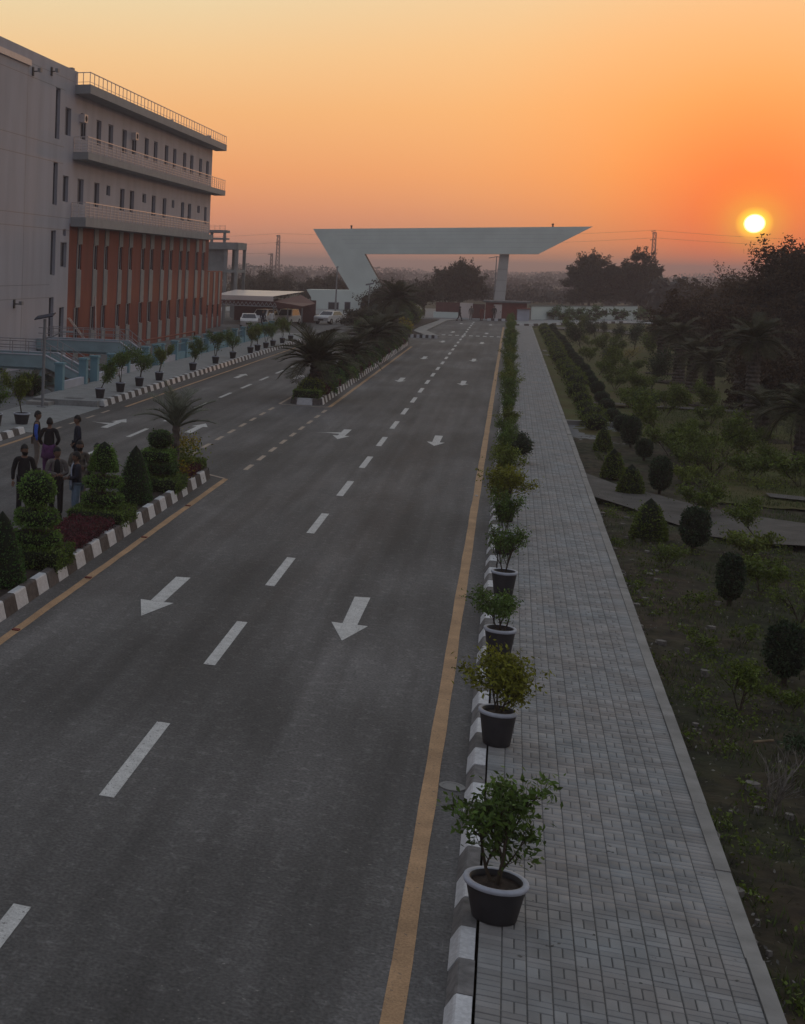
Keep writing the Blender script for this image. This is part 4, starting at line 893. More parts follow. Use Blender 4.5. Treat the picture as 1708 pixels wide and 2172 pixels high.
# palms
def frond_mesh(name, L_, droop, m, seed, ll=.45, n=26, v=.55, wid=.028, rise=.55):
    rg = random.Random(seed); b = MB(); pts = []
    for i in range(11):
        u = i/10; pts.append(Vector((L_*(u*.92-.05*u*u), 0, L_*(rise*u-droop*u*u))))
    b.tube(pts, [.022*(1-.85*i/10)+.003 for i in range(11)], 4, 0, False)
    for i in range(n):
        u = .16+.84*i/(n-1); k = u*10; a = int(min(9, k)); p = pts[a].lerp(pts[a+1], k-a); d = (pts[a+1]-pts[a]).normalized()
        l = ll*(math.sin(math.pi*min(1, u*.82+.12))**.6)*rg.uniform(.8, 1.1)
        for s in (-1, 1):
            dd = (d*.75+Vector((0, s*.75, v*rg.uniform(.4, 1.1)))).normalized(); e = p+dd*l+Vector((0, 0, -.12*l)); w = d*wid
            b.add([p-w*.6, p+w*.6, p.lerp(e, .5)+w*.8, e, p.lerp(e, .5)-w*.8], [(0, 1, 2, 3, 4)])
    return b.mesh(name, m)
def palm(x, y, z, th, tr, nf, fl, label, ms, seed, group=None, lo=-.2, hi=1.25, dry=None, cat='palm tree', name='palm_tree', lean=0.):
    t = thing(name, (x, y, z), label, cat, group); rg = random.Random(seed); b = MB(); n = max(6, int(th/.09))
    pts = [(lean*(i/n)**2, 0, -.1+(th+.1)*i/n) for i in range(n+1)]; b.tube(pts, [tr*(1.12 if i % 2 else .9)*(1.15-.25*i/n) for i in range(n+1)], 10)
    b.obj('trunk', M['palm_bark'], t, smooth=False)
    for k in range(nf):
        a = k*2.39996+rg.uniform(-.2, .2); tilt = lo+(hi-lo)*(k/nf)+rg.uniform(-.1, .1)
        o = link('frond', ms[k % len(ms)], t, (lean, 0, th-.05), scale=fl*rg.uniform(.85, 1.1)); o.rotation_euler = (0, -tilt*.75, a)
    if dry:
        for k in range(dry):
            o = link('dry_frond', FR_DRY, t, (lean, 0, th-.1), scale=fl*.8); o.rotation_euler = (rg.uniform(-.3, .3), rg.uniform(.5, 1.1), rg.uniform(0, 6.28))
    return t
FR = [frond_mesh('frond', 1, d, M['frond'], i, .30, 30, .35, .010, .5) for i, d in enumerate((.42, .55, .35))]
FRD = [frond_mesh('frond', 1, d, M['frond_d'], i+5, .30, 34, .3, .012, .45) for i, d in enumerate((.5, .7, .4))]
FR_DRY = frond_mesh('dry_frond', 1, .9, M['frond_dry'], 9, .2, 16, .1, .01, .2)
palm(-8.45, 38.9, .2, 1.5, .11, 18, 1.4, 'small young palm with thin arching fronds at the tip of the near median', FR, 3, lo=.1, hi=1.5)
gp = 'palms on the far median'
palm(-8.35, 68.6, .2, 1.55, .27, 44, 2.35, 'large bushy palm at the front of the far median', FRD, 4, gp, -.3, 1.45, 3)
palm(-8.35, 84.5, .2, 1.2, .26, 32, 2.1, 'second bushy palm on the far median, behind the front one', FRD, 5, gp, -.6, 1.2, 3)
palm(-8.35, 99.2, .2, 1.6, .26, 34, 2.2, 'third bushy palm on the far median near the solar lamp', FRD, 6, gp, -.6, 1.2, 3)
palm(-8.6, 113, .2, 1.6, .26, 34, 2.2, 'fourth bushy palm on the far median', FRD, 7, gp, -.6, 1.2, 3)
palm(-9.1, 128, .0, 3.6, .28, 46, 2.7, 'tall palm with spiky fronds rising beside the slanting gate leg', FRD, 8, gp, -.6, 1.3, 5)
gm = 'low bushes on the far median'
rg = random.Random(8)
t = thing('box_hedge', (0, 0, .2), 'dark box hedge at the front edge of the far median', 'hedge'); clipped_box(t, 'leaves', -8.92, -7.78, 65.55, 66.4, 0, .42, 2200, .06, M['leaf_box'], M['core'], 60)
t = thing('lime_bush', (-8.3, 66.9, .2), 'yellow-green rounded bush at the foot of the front palm', 'bush'); clipped(t, 'crown', 0, .85, .6, .55, 1500, .08, M['leaf_lime'], M['core'], 61, lump=.2, jitter=.07)
protos = []
for i, (h, r, m_, cn) in enumerate([(.75, .50, 'leaf_top_d', 0), (.95, .48, 'leaf_cone', .7), (.55, .55, 'leaf_box', 0), (.5, .5, 'leaf_red', 0)]):
    t = thing('median_bush', (0, 0, 0), 'x', 'bush', gm); clipped(t, 'crown', 0, h, r, r, 1100, .07, M[m_], M['core'], 70+i, 2.2, cn, .04, lump=.2); protos.append(t)
desc = ['rounded dark green bush', 'cone shaped green bush', 'low spreading green bush', 'low dark red bush']
y = 68.2; k = 0; cnt = [0]*4
while y < 122.5:
    for xx in (-8.15,) + ((-8.65,) if k % 2 else ()):
        j = (k*7+int(xx*10)) % 4
        lab = '%s on the far median, %s of its kind from the front' % (desc[j], ordw(cnt[j])); cnt[j] += 1
        if cnt[j] == 1: protos[j].location = (xx, y, .2); protos[j]['label'] = lab; protos[j].scale = (1, 1, 1.1)
        else: dup(protos[j], (xx, y, .2), rg.uniform(0, 6), lab, rg.uniform(.85, 1.25))
    y += 1.25; k += 1
# island before the gate: yellow and green hedges
for i, (x, y, rx, ry, h, m_, l) in enumerate([(-9.6, 139.5, 1.0, 1.6, .9, 'leaf_lime', 'yellow-green hedge clump behind the black and white island kerb'), (-9.8, 146, .9, 2.5, 1.2, 'leaf_yel', 'yellow clump beside the pale kerb apron before the gate'),
        (-10.6, 156, 1.1, 4, 1.9, 'leaf_top_d', 'green bush beyond the yellow clump'), (-10.4, 168, 1.3, 5, 2.2, 'leaf_park', 'tall green bush left of the walking person'), (-11.5, 133.5, 1.5, 2, 1.7, 'leaf_top_d', 'dark bush at the end of the far median'), (-12.5, 150, 1.5, 3, 2.6, 'leaf_tree', 'dark leafy bush mass left of the yellow clump')]):
    t = thing('island_bush', (x, y, .1), l, 'bush'); clipped(t, 'crown', 0, h, rx, ry, 2200, .14, M[m_], M['core'], 80+i, lump=.35, jitter=.14)

# ------------------------------------------------------------ trees
def tree(x, y, h, w, label, lm, seed, nleaf=5000, size=.28, th=None, group=None, cat='tree', name='tree', z=-.3, dense=26, flat=.7, clump=.16, squash=1., low=.18, tr=.25):
    t = thing(name, (x, y, z), label, cat, group); rng = np.random.default_rng(seed); rg = random.Random(seed)
    c = []
    while len(c) < dense:
        p = rng.normal(size=3); p /= np.linalg.norm(p); r = rng.random()**.4; q = p*r
        if q[2] < -.75: continue
        c.append((q[0]*w/2*.85, q[1]*w/2*.85*squash, h*(low+(1-low)*.5)+q[2]*h*(1-low)*.5*.88))
    c = np.array(c); b = MB(); th = th or h*.3
    b.tube([(0, 0, 0), (rg.uniform(-.1, .1), 0, th*.5), (0, 0, th)], [tr, tr*.8, tr*.65], 8)
    for i in range(0, len(c), 2):
        m_ = (c[i]+np.array([0, 0, th]))/2; m_[2] = th+(c[i][2]-th)*.4; b.tube([(0, 0, th*.9), tuple(m_), tuple(c[i])], [tr*.5, tr*.25, tr*.06], 5, 0, False)
    b.obj('trunk', M['bark'], t)
    k = rng.integers(0, len(c), nleaf); rad = w*clump*(.7+.6*rng.random(len(c)))
    g = rng.normal(size=(nleaf, 3)); g = g/np.linalg.norm(g, axis=1)[:, None]*(rng.random(nleaf)**.5)[:, None]
    P = c[k]+g*rad[k][:, None]*np.array([1, 1, flat]); P = P[P[:, 2] > .2]
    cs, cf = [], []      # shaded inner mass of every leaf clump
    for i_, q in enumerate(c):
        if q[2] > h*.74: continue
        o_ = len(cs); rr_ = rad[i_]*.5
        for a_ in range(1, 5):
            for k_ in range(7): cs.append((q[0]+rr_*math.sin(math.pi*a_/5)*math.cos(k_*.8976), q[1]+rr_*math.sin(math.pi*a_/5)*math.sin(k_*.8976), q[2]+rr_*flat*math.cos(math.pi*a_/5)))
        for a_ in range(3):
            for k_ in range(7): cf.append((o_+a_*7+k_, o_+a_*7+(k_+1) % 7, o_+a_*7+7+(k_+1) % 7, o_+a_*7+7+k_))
    # loose sprigs that break the outline
    u = rng.integers(0, len(c), nleaf//9); s = c[u]*1.0; d = s-np.array([0, 0, h*.45]); d /= np.linalg.norm(d, axis=1)[:, None]
    P = np.vstack([P, s+d*(rad[u]*(.8+.45*rng.random(len(u))))[:, None]+rng.normal(size=(len(u), 3))*.022*w])
    lv, lf = leaves_np(P, size, np.random.default_rng(seed), .5)
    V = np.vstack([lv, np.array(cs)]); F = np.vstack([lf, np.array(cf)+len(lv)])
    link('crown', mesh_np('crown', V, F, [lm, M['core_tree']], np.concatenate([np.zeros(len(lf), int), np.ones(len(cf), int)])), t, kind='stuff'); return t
T = M['leaf_tree']
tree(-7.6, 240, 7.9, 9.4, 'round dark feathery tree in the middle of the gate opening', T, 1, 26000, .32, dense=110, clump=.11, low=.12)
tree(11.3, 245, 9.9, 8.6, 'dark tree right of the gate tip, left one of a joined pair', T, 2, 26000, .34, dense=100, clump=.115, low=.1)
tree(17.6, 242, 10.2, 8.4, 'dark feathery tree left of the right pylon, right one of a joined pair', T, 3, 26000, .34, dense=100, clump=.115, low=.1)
for i, (x, y, h, w, l) in enumerate([(-38.3, 250, 6.0, 8.6, 'dark tree in front of the left pylons'), (-33.2, 262, 4.6, 5.5, 'lower dark tree left of the gatehouse'), (-28.9, 252, 5.3, 6.4, 'dark tree seen over the gatehouse roof'), (-45.5, 268, 4.6, 8, 'dusky tree behind the carport at left')]):
    tree(x, y, h, w, l, T, 10+i, 12000, .24, dense=50, clump=.15, low=.08)
tree(-11.0, 205, 5.2, 5.5, 'dark tree left of the road end by the red gate panels', T, 15, 3500, .28, dense=20, clump=.22, low=.08)
tree(-14.5, 185, 4.9, 6, 'dark tree behind the tall palm', T, 16, 4200, .28, dense=22, clump=.22, low=.06)
tree(-14.0, 150, 3.2, 4.5, 'low dark tree under the tall palm fronds', T, 17, 3200, .22, dense=18, clump=.22, low=.05)
tree(-17, 196, 1.5, 4, 'low dark tree before the gatehouse windows', T, 18, 2500, .25, dense=18, clump=.22, low=.05)
# right hand side
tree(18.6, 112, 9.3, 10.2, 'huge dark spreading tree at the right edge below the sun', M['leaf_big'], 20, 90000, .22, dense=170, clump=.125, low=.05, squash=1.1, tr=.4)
tree(13.6, 106, 4.9, 5.0, 'dark tree tinted with sunset glow, left of the huge one at the right edge', M['leaf_big'], 21, 18000, .21, dense=34, clump=.18, low=.05)
tree(12.6, 125, 5.2, 6, 'dark tree behind the park palms', M['leaf_big'], 22, 16000, .24, dense=30, clump=.18, low=.05)
tree(19.5, 165, 6.6, 9, 'dark tree right of the right pylon foot', M['leaf_big'], 23, 14000, .2, dense=34, clump=.18, low=.05)
tree(26, 190, 7.0, 12, 'dark wide tree beyond the huge right edge tree', M['leaf_big'], 24, 14000, .24, dense=34, clump=.18, low=.05)
tree(14.5, 92, 3.9, 5.5, 'dark thicket tree at the right edge behind the park palms', M['leaf_big'], 25, 15000, .19, dense=30, clump=.18, low=.03)
tree(11.6, 76, 3.0, 3.8, 'dark bushy tree at the right edge near the old palms', M['leaf_big'], 26, 13000, .16, dense=26, clump=.2, low=.02)
for i, (x, y, h, w) in enumerate([(5.4, 207, 2.2, 2.6), (8.2, 209, 1.9, 3), (11, 213, 2.4, 3), (13.8, 214, 2.0, 2.5), (16.5, 216, 2.1, 3), (6.8, 206, 1.2, 2.5), (9.8, 208, 1.2, 2.8)]):
    tree(x, y, h, w, 'small dark tree before the white boundary wall, %s from the left' % ordw(i), M['leaf_top_d'], 30+i, 900, .22, group='small dark trees before the white wall', dense=12, clump=.2, low=.1, tr=.08)
# far hazy woods: a row of separate trees each, near belt and far belt
def belt(y0, x0, x1, hh, ww, step, seed, label, mname='leaf_far'):
    rng = np.random.default_rng(seed); Pl = []; x = x0
    while x < x1:
        h = hh*(.6+.6*rng.random()); w = ww*(.7+.6*rng.random()); n = 420
        u = rng.normal(size=(n, 3)); u /= np.linalg.norm(u, axis=1)[:, None]; r = rng.random(n)**.4
        Pl.append(np.stack([x+u[:, 0]*r*w/2, y0+rng.uniform(-8, 8)+u[:, 1]*r*w/2, -.3+h*.5+u[:, 2]*r*h*.5], 1)); x += step*(.6+.8*rng.random())
    P = np.vstack(Pl); o = link('far_wood', foliage_mesh('far_wood', P, hh*.2, M[mname], seed, .8), kind='stuff', label=label, cat='wood')
belt(330, -80, 75, 3.2, 7, 4.5, 1, 'near band of hazy brush across the fields beyond the gate')
belt(430, -110, 120, 3.8, 10, 6, 2, 'hazy tree belt behind the gate opening')
belt(620, -170, 200, 5.0, 13, 10, 3, 'paler tree belt farther off under the sunset')
belt(950, -280, 330, 7.5, 26, 19, 4, 'faintest tree belt on the horizon')
belt(235, 22, 70, 6, 8, 4, 5, 'dark thicket far right beyond the park')
belt(1500, -480, 560, 9, 50, 40, 6, 'pale wood on the horizon line')

# ------------------------------------------------------------ park plants
go = 'clipped oval and cone bushes in two rows beside the pavement'
def oval(x, y, h, w, label, seed, m='leaf_oval', n=1900, power=2.3):
    t = thing('oval_bush', (x, y, -.05), label, 'clipped bush', go); stem_(t, .3)
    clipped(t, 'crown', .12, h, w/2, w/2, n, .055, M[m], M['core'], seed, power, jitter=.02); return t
near_o = [(4.22, 24.86, .95, .56, 'oval bush cut by the right edge of the picture'), (4.17, 30.44, .98, .46, 'slim oval bush with a lumpy lower half'), (4.16, 36.07, 1.0, .60, 'black-green egg shaped bush standing before the path'),
          (4.24, 45.1, 1.07, .58, 'dark oval bush behind the path end'), (4.3, 56.8, 1.13, .66, 'dark oval bush at the corner of the channel'), (4.45, 53.1, .72, .5, 'small round bush in front of the channel corner oval')]
for i, q in enumerate(near_o): oval(*q, 100+i)
for i, (x, y, h, r, l) in enumerate([(3.32, 37.03, 1.02, .40, 'green cone bush before the path'), (3.43, 44.3, .92, .36, 'dark cone bush on the pavement side of the path'), (3.2, 47.9, .93, .34, 'cone bush behind the path start'), (3.29, 54.84, .9, .3, 'slim cone bush beside the channel')]):
    cone(x, y, h, r, l, 110+i, 'leaf_park', 1900, .06, go, z=-.05)
pr = [oval(4.3, 61.2, .78, .66, 'rounded dark bush behind the channel, first of the receding row', 121, 'leaf_oval', 1000), ]
t = thing('low_bush', (3.4, 62, -.05), 'low green bush, first of the receding inner row', 'bush', go); clipped(t, 'crown', 0, .7, .42, .42, 1000, .07, M['leaf_park'], M['core'], 122, lump=.3, jitter=.06); pr.append(t)
y = 65.4; k = 1
while y < 172:
    dup(pr[0], (4.25+rg.uniform(-.1, .1), y, -.05), rg.uniform(0, 6), 'rounded dark bush, %s of the receding outer row' % ordw(k), (rg.uniform(.9, 1.1),)*2+(rg.uniform(.8, 1.1),))
    dup(pr[1], (3.4+rg.uniform(-.1, .1), y-1.5, -.05), rg.uniform(0, 6), 'low green bush, %s of the receding inner row' % ordw(k), rg.uniform(.9, 1.3))
    y += 4.7; k += 1
# loose shrubs on the rough ground
def shrub(x, y, h, w, label, seed, m, n=900, size=.06, low=.05, squash=1.):
    t = thing('shrub', (x, y, -.06), label, 'shrub'); pl = branch_plant(seed, h, w, n, size, M[m], .1, 3, fill=1.2)
    link('stem', pl[0], t); link('foliage', pl[1], t, kind='stuff'); return t
for i, q in enumerate([(3.48, 29.74, .34, .5, 'tiny bright leaf tuft on the rough ground', 'leaf_park', 260), (3.34, 33.4, .6, .68, 'round loose green bush below the cone bush', 'leaf_park', 900), (3.39, 23.0, .78, .6, 'green leafy bush in the lower rough ground', 'leaf_park', 1100),
        (4.04, 23.2, .42, .6, 'low leafy tuft near the right edge', 'leaf_park', 500), (3.9, 20.3, .6, .8, 'dark shrub low at the right edge', 'leaf_oval', 800), (3.25, 26.6, .3, .55, 'flat leafy tuft on bare soil', 'leaf_park', 260), (4.0, 27.2, .35, .45, 'small tuft between the ovals', 'leaf_park', 260),
        (6.05, 49.4, 1.25, 1.8, 'wide dark shrub on the lawn beyond the path', 'leaf_park', 1900), (7.0, 47.2, .5, 1.5, 'low bright shrub patch on the lawn', 'leaf_lime', 800), (5.3, 43.5, .95, .95, 'thin small tree by the path bend', 'leaf_park', 700), (3.2, 50.5, .5, .6, 'grey-green tuft by the path', 'leaf_park', 400),
        (8.02, 114.7, 1.0, 2.6, 'yellow shrub far off on the lawn', 'leaf_yel', 1400), (3.9, 16.6, .55, .8, 'dark shrub at the bottom right corner', 'leaf_oval', 700), (5.1, 33.5, .5, .6, 'scrubby tuft right of the egg shaped bush', 'leaf_park', 400), (5.2, 29.5, .8, .9, 'sprawling weed bush near the right edge', 'leaf_park', 800)]):
    shrub(*q[:5], 200+i, q[5], q[6])
t = thing('small_tree', (5.74, 37.75, 0), 'slim small tree standing on the path near the right edge', 'tree'); pl = branch_plant(240, 1.0, 1.25, 1500, .07, M['leaf_park'], .3, 1, fill=1.1); link('trunk', pl[0], t); link('crown', pl[1], t, kind='stuff')
t = thing('bare_shrub', (3.15, 18.55, -.05), 'bare pale-stemmed leafless shrub in the lower right', 'shrub'); pl = branch_plant(244, .95, .75, 30, .05, M['leaf_park'], .1, 3); 
pl[0].materials.clear(); pl[0].materials.append(M['bark_pale']); link('stem', pl[0], t)
MB().tube([(-.12, -.06, 0), (.12, .06, .02)], .018, 6).obj('log', M['log'], loc=(3.38, 20.93, .12), label='short yellowish stick lying on the weeds', cat='stick')
# loose shrubs and young trees over the lawn
rq = random.Random(91); YT = []
for i_, (h_, w_, m_, st_) in enumerate([(1.5, 1.5, 'leaf_park', 1), (.8, 1.1, 'leaf_park', 3), (1.9, 1.7, 'leaf_oval', 1), (.55, 1.0, 'leaf_lime', 3)]):
    pl = branch_plant(260+i_, h_, w_, 2600 if st_ == 1 else 1500, .09, M[m_], .35 if st_ == 1 else .08, st_, fill=1.3)
    t = thing('young_tree' if st_ == 1 else 'lawn_shrub', (0, 0, 0), 'x', 'tree' if st_ == 1 else 'shrub', 'young trees and shrubs scattered over the park lawn')
    link('trunk' if st_ == 1 else 'stem', pl[0], t); link('crown' if st_ == 1 else 'foliage', pl[1], t, kind='stuff'); YT.append([t, False, ('leafy green young tree', 'low loose green shrub', 'dark young tree', 'small bright lime shrub')[i_], 0])
for (x_, y_, j_) in sorted([(5.6, 51, 1), (6.3, 52.5, 0), (7.4, 50.2, 0), (8.3, 48.6, 1), (5.4, 55, 1), (6.6, 57, 3), (7.7, 56, 1), (5.6, 60, 0), (7.1, 63, 1), (5.9, 66, 2), (8.0, 67, 1), (6.6, 70, 0), (5.4, 74, 1), (7.6, 76, 3), (6.2, 80, 0), (5.5, 85, 1), (7.4, 87, 2), (6.4, 92, 1), (5.3, 97, 0), (7.3, 99, 1), (6.2, 105, 2),
        (5.4, 111, 1), (6.9, 121, 0), (5.6, 127, 2), (8.3, 131, 0), (6.1, 138, 1), (7.6, 145, 2), (5.9, 152, 0), (9.5, 140, 2), (10.4, 118, 0), (8.8, 158, 2), (6.6, 165, 0), (11, 150, 2), (12.5, 136, 0), (5.2, 47.8, 3), (5.0, 41.4, 1), (8.9, 44, 0), (10.2, 58, 2), (11.4, 66, 0), (5.1, 27.0, 1), (4.9, 22.1, 1), (6.9, 48.9, 1), (7.8, 53.6, 0), (5.9, 53.4, 1), (8.9, 60, 1), (6.4, 61.5, 1), (5.6, 70.5, 1), (7.0, 73.5, 1), (8.6, 72, 0), (6.8, 84, 1), (5.6, 89, 0), (6.9, 95.5, 1), (5.7, 101, 1), (7.5, 108, 0), (5.5, 116, 1), (6.5, 133, 1), (5.4, 142, 0), (7.2, 159, 1), (8.4, 126, 1), (9.8, 132, 2), (4.9, 32, 1), (5.6, 24.6, 1), (5.3, 36.0, 3), (6.4, 33.4, 0)], key=lambda q_: q_[1]):
    e = YT[j_]; lab_ = '%s on the park ground, %s of its kind from the viewer' % (e[2], ordw(e[3])); e[3] += 1
    if not e[1]: e[0].location = (x_, y_, -.06); e[0]['label'] = lab_; e[1] = True
    else: dup(e[0], (x_, y_, -.06), rq.uniform(0, 6), lab_, rq.uniform(.75, 1.3)*(.7 if y_ < 40 else 1))
# park palms
gpp = 'old palms in the park'
palm(9.05, 100.6, -.1, 3.0, .30, 30, 1.5, 'far left dark palm trunk of the park pair', FRD, 31, gpp, -.9, 1.1, 6)
palm(9.34, 93.35, -.1, 2.9, .31, 32, 1.5, 'dark palm trunk just right of the farthest one', FRD, 32, gpp, -.9, 1.1, 6)
palm(9.08, 77.6, -.1, 2.2, .26, 30, 1.4, 'palm with pale speckled trunk in the middle of the park', FRD, 33, gpp, -.8, 1.1, 6)
palm(9.9, 70.2, -.1, 3.6, .26, 34, 1.6, 'tall palm with pale dry hanging fronds', FRD, 34, gpp, -.9, 1.2, 12)
palm(9.15, 61.8, -.1, 1.4, .26, 28, 1.5, 'short dark palm on the lawn near the right edge', FRD, 35, gpp, -.6, 1.1, 4)
palm(9.09, 53.3, -.1, 2.1, .27, 30, 1.6, 'dark palm trunk cut by the right edge', FRD, 36, gpp, -.8, 1.1, 4)
palm(9.2, 85.5, -.1, 2.2, .28, 30, 1.5, 'palm half hidden between the dark trunks and the speckled trunk', FRD, 37, gpp, -.8, 1.1, 5)
palm(11.8, 88, -.1, 3.0, .28, 30, 1.6, 'dark palm behind the speckled trunk palm', FRD, 38, gpp, -.8, 1.1, 5)
for i, y in enumerate((100.6, 93.35, 77.6, 61.8)): MB().lathe([(0, .06), (.9, .05), (1.05, .0)], 14).obj('soil_ring', M['soil'], loc=(9.1, y-.2, -.02), kind='structure')
palm(-20.3, 62.0, -.1, .5, .1, 12, 1.3, 'small dark palm between lamp post and pale blue stair', FRD, 41, None, 0, 1.3)
t = thing('dark_bush', (-20.6, 62.4, -.05), 'dark dense bush behind the blue corner pier', 'bush'); clipped(t, 'crown', 0, 1.05, .7, .7, 1500, .08, M['leaf_top_d'], M['core'], 77, lump=.3, jitter=.07)

# grass, weeds, stones and litter
rng = np.random.default_rng(77)
def grass(n, x0, x1, y0, y1, z, h, m, name, label, patch=True, yb=2.0):
    P = np.stack([x0+(x1-x0)*rng.random(n), y0+(y1-y0)*rng.random(n)**yb, np.full(n, z)], 1)
    if patch:
        v = np.sin(P[:, 0]*2.1+P[:, 1]*.9)+np.sin(P[:, 1]*1.7-P[:, 0]*1.1)+.9*np.sin(P[:, 0]*5+P[:, 1]*3.3)+rng.normal(size=n)*.6; P = P[v > .0]
    n = len(P); a = rng.random(n)*6.283; hh = h*(.4+rng.random(n)); w = .004+.006*rng.random(n); ln = hh*.7
    dx = np.stack([np.cos(a), np.sin(a), np.zeros(n)], 1); dy = np.stack([-np.sin(a), np.cos(a), np.zeros(n)], 1)
    A = P-dx*w[:, None]; B = P+dx*w[:, None]; C = P+dy*ln[:, None]+np.array([0, 0, 1])*hh[:, None]
    V = np.stack([A, B, C], 1).reshape(-1, 3); F = np.arange(3*n).reshape(n, 3)
    link(name, mesh_np(name, V, F, m), kind='stuff', label=label, cat='grass')
grass(46000, 2.45, 7.5, 9, 44, -.06, .12, M['grass'], 'weeds', 'patchy weeds on the dark bare ground beside the pavement')
grass(30000, 5.6, 13, 44, 75, .0, .10, M['grass'], 'lawn_grass', 'short lawn grass beyond the path', False, 1.3)
P = np.stack([2.45+4*rng.random(1500)**1.5, 9+35*rng.random(1500)**1.4, np.full(1500, -.0)], 1)
link('leaf_litter', foliage_mesh('leaf_litter', P, .045, M['litter'], 5, .5), kind='stuff', label='dry leaves and paper scraps scattered on the bare ground', cat='litter')
cen = np.stack([2.55+3.6*rng.random(330)**1.3, 10+34*rng.random(330)**1.2], 1); kq = rng.integers(0, 330, 15000)
P = np.stack([cen[kq, 0]+rng.normal(size=15000)*.10, cen[kq, 1]+rng.normal(size=15000)*.14, -.05+np.abs(rng.normal(size=15000))*(.03+.06*rng.random(330)[kq])], 1); P = P[P[:, 0] > 2.42]
link('broadleaf_weeds', foliage_mesh('broadleaf_weeds', P, .05, M['leaf_park'], 15, .55), kind='stuff', label='low broadleaf weeds in patches on the bare ground', cat='weeds')
sb = MB(); rs = random.Random(6)
for k in range(70):
    x, y, r = 2.42+rs.random()**2*1.6, 9+rs.random()*36, rs.uniform(.02, .09); q = [(x+r*math.cos(a)*rs.uniform(.7, 1.2), y+r*math.sin(a)*rs.uniform(.7, 1.2)) for a in [i*math.pi/3 for i in range(6)]]; sb.prism(q, -.1, -.03+r*.5)
sb.obj('rubble', M['stone'], kind='stuff', label='small stones and concrete spill along the pavement edge', cat='rubble')
for i, (x, y, r) in enumerate([(2.42, 17.6, .13), (2.42, 14.9, .12), (2.42, 21.2, .10), (2.41, 27.5, .10), (2.44, 46.8, .16), (3.0, 118, .9), (2.9, 124, .8)]):
    rr_ = random.Random(i); q = [(x+r*.5*math.cos(a)*rr_.uniform(.6, 1.2), y+r*1.5*math.sin(a)*rr_.uniform(.7, 1.2)) for a in [i_*math.pi/5 for i_ in range(10)]]
    MB().prism(q, -.12, -.03).obj('concrete_spill', M['stone'], label='rough pale concrete spill at the pavement edge, %s from the viewer' % ordw(sorted([14.9, 17.6, 21.2, 27.5, 46.8, 118, 124]).index(y)), cat='rubble')

# ------------------------------------------------------------ people
def skin_mesh(name, J, E, m, sub=2):
    """J: list of (x,y,z,r); E: edges. Grown with the Skin modifier, then frozen to a mesh"""
    me = bpy.data.meshes.new(name); me.from_pydata([j[:3] for j in J], E, []); o = bpy.data.objects.new('tmp', me); COL.objects.link(o)
    s = o.modifiers.new('s', 'SKIN'); s.branch_smoothing = .6; s.use_smooth_shade = True
    for i, j in enumerate(J):
        r = j[3]; me.skin_vertices[0].data[i].radius = (r if not hasattr(r, '__len__') else r[0], r if not hasattr(r, '__len__') else r[1])
    me.skin_vertices[0].data[0].use_root = True
    u = o.modifiers.new('u', 'SUBSURF'); u.levels = sub; u.render_levels = sub
    dg = bpy.context.evaluated_depsgraph_get(); em_ = bpy.data.meshes.new_from_object(o.evaluated_get(dg)); em_.name = name
    bpy.data.objects.remove(o); em_.materials.clear(); em_.materials.append(m); return em_
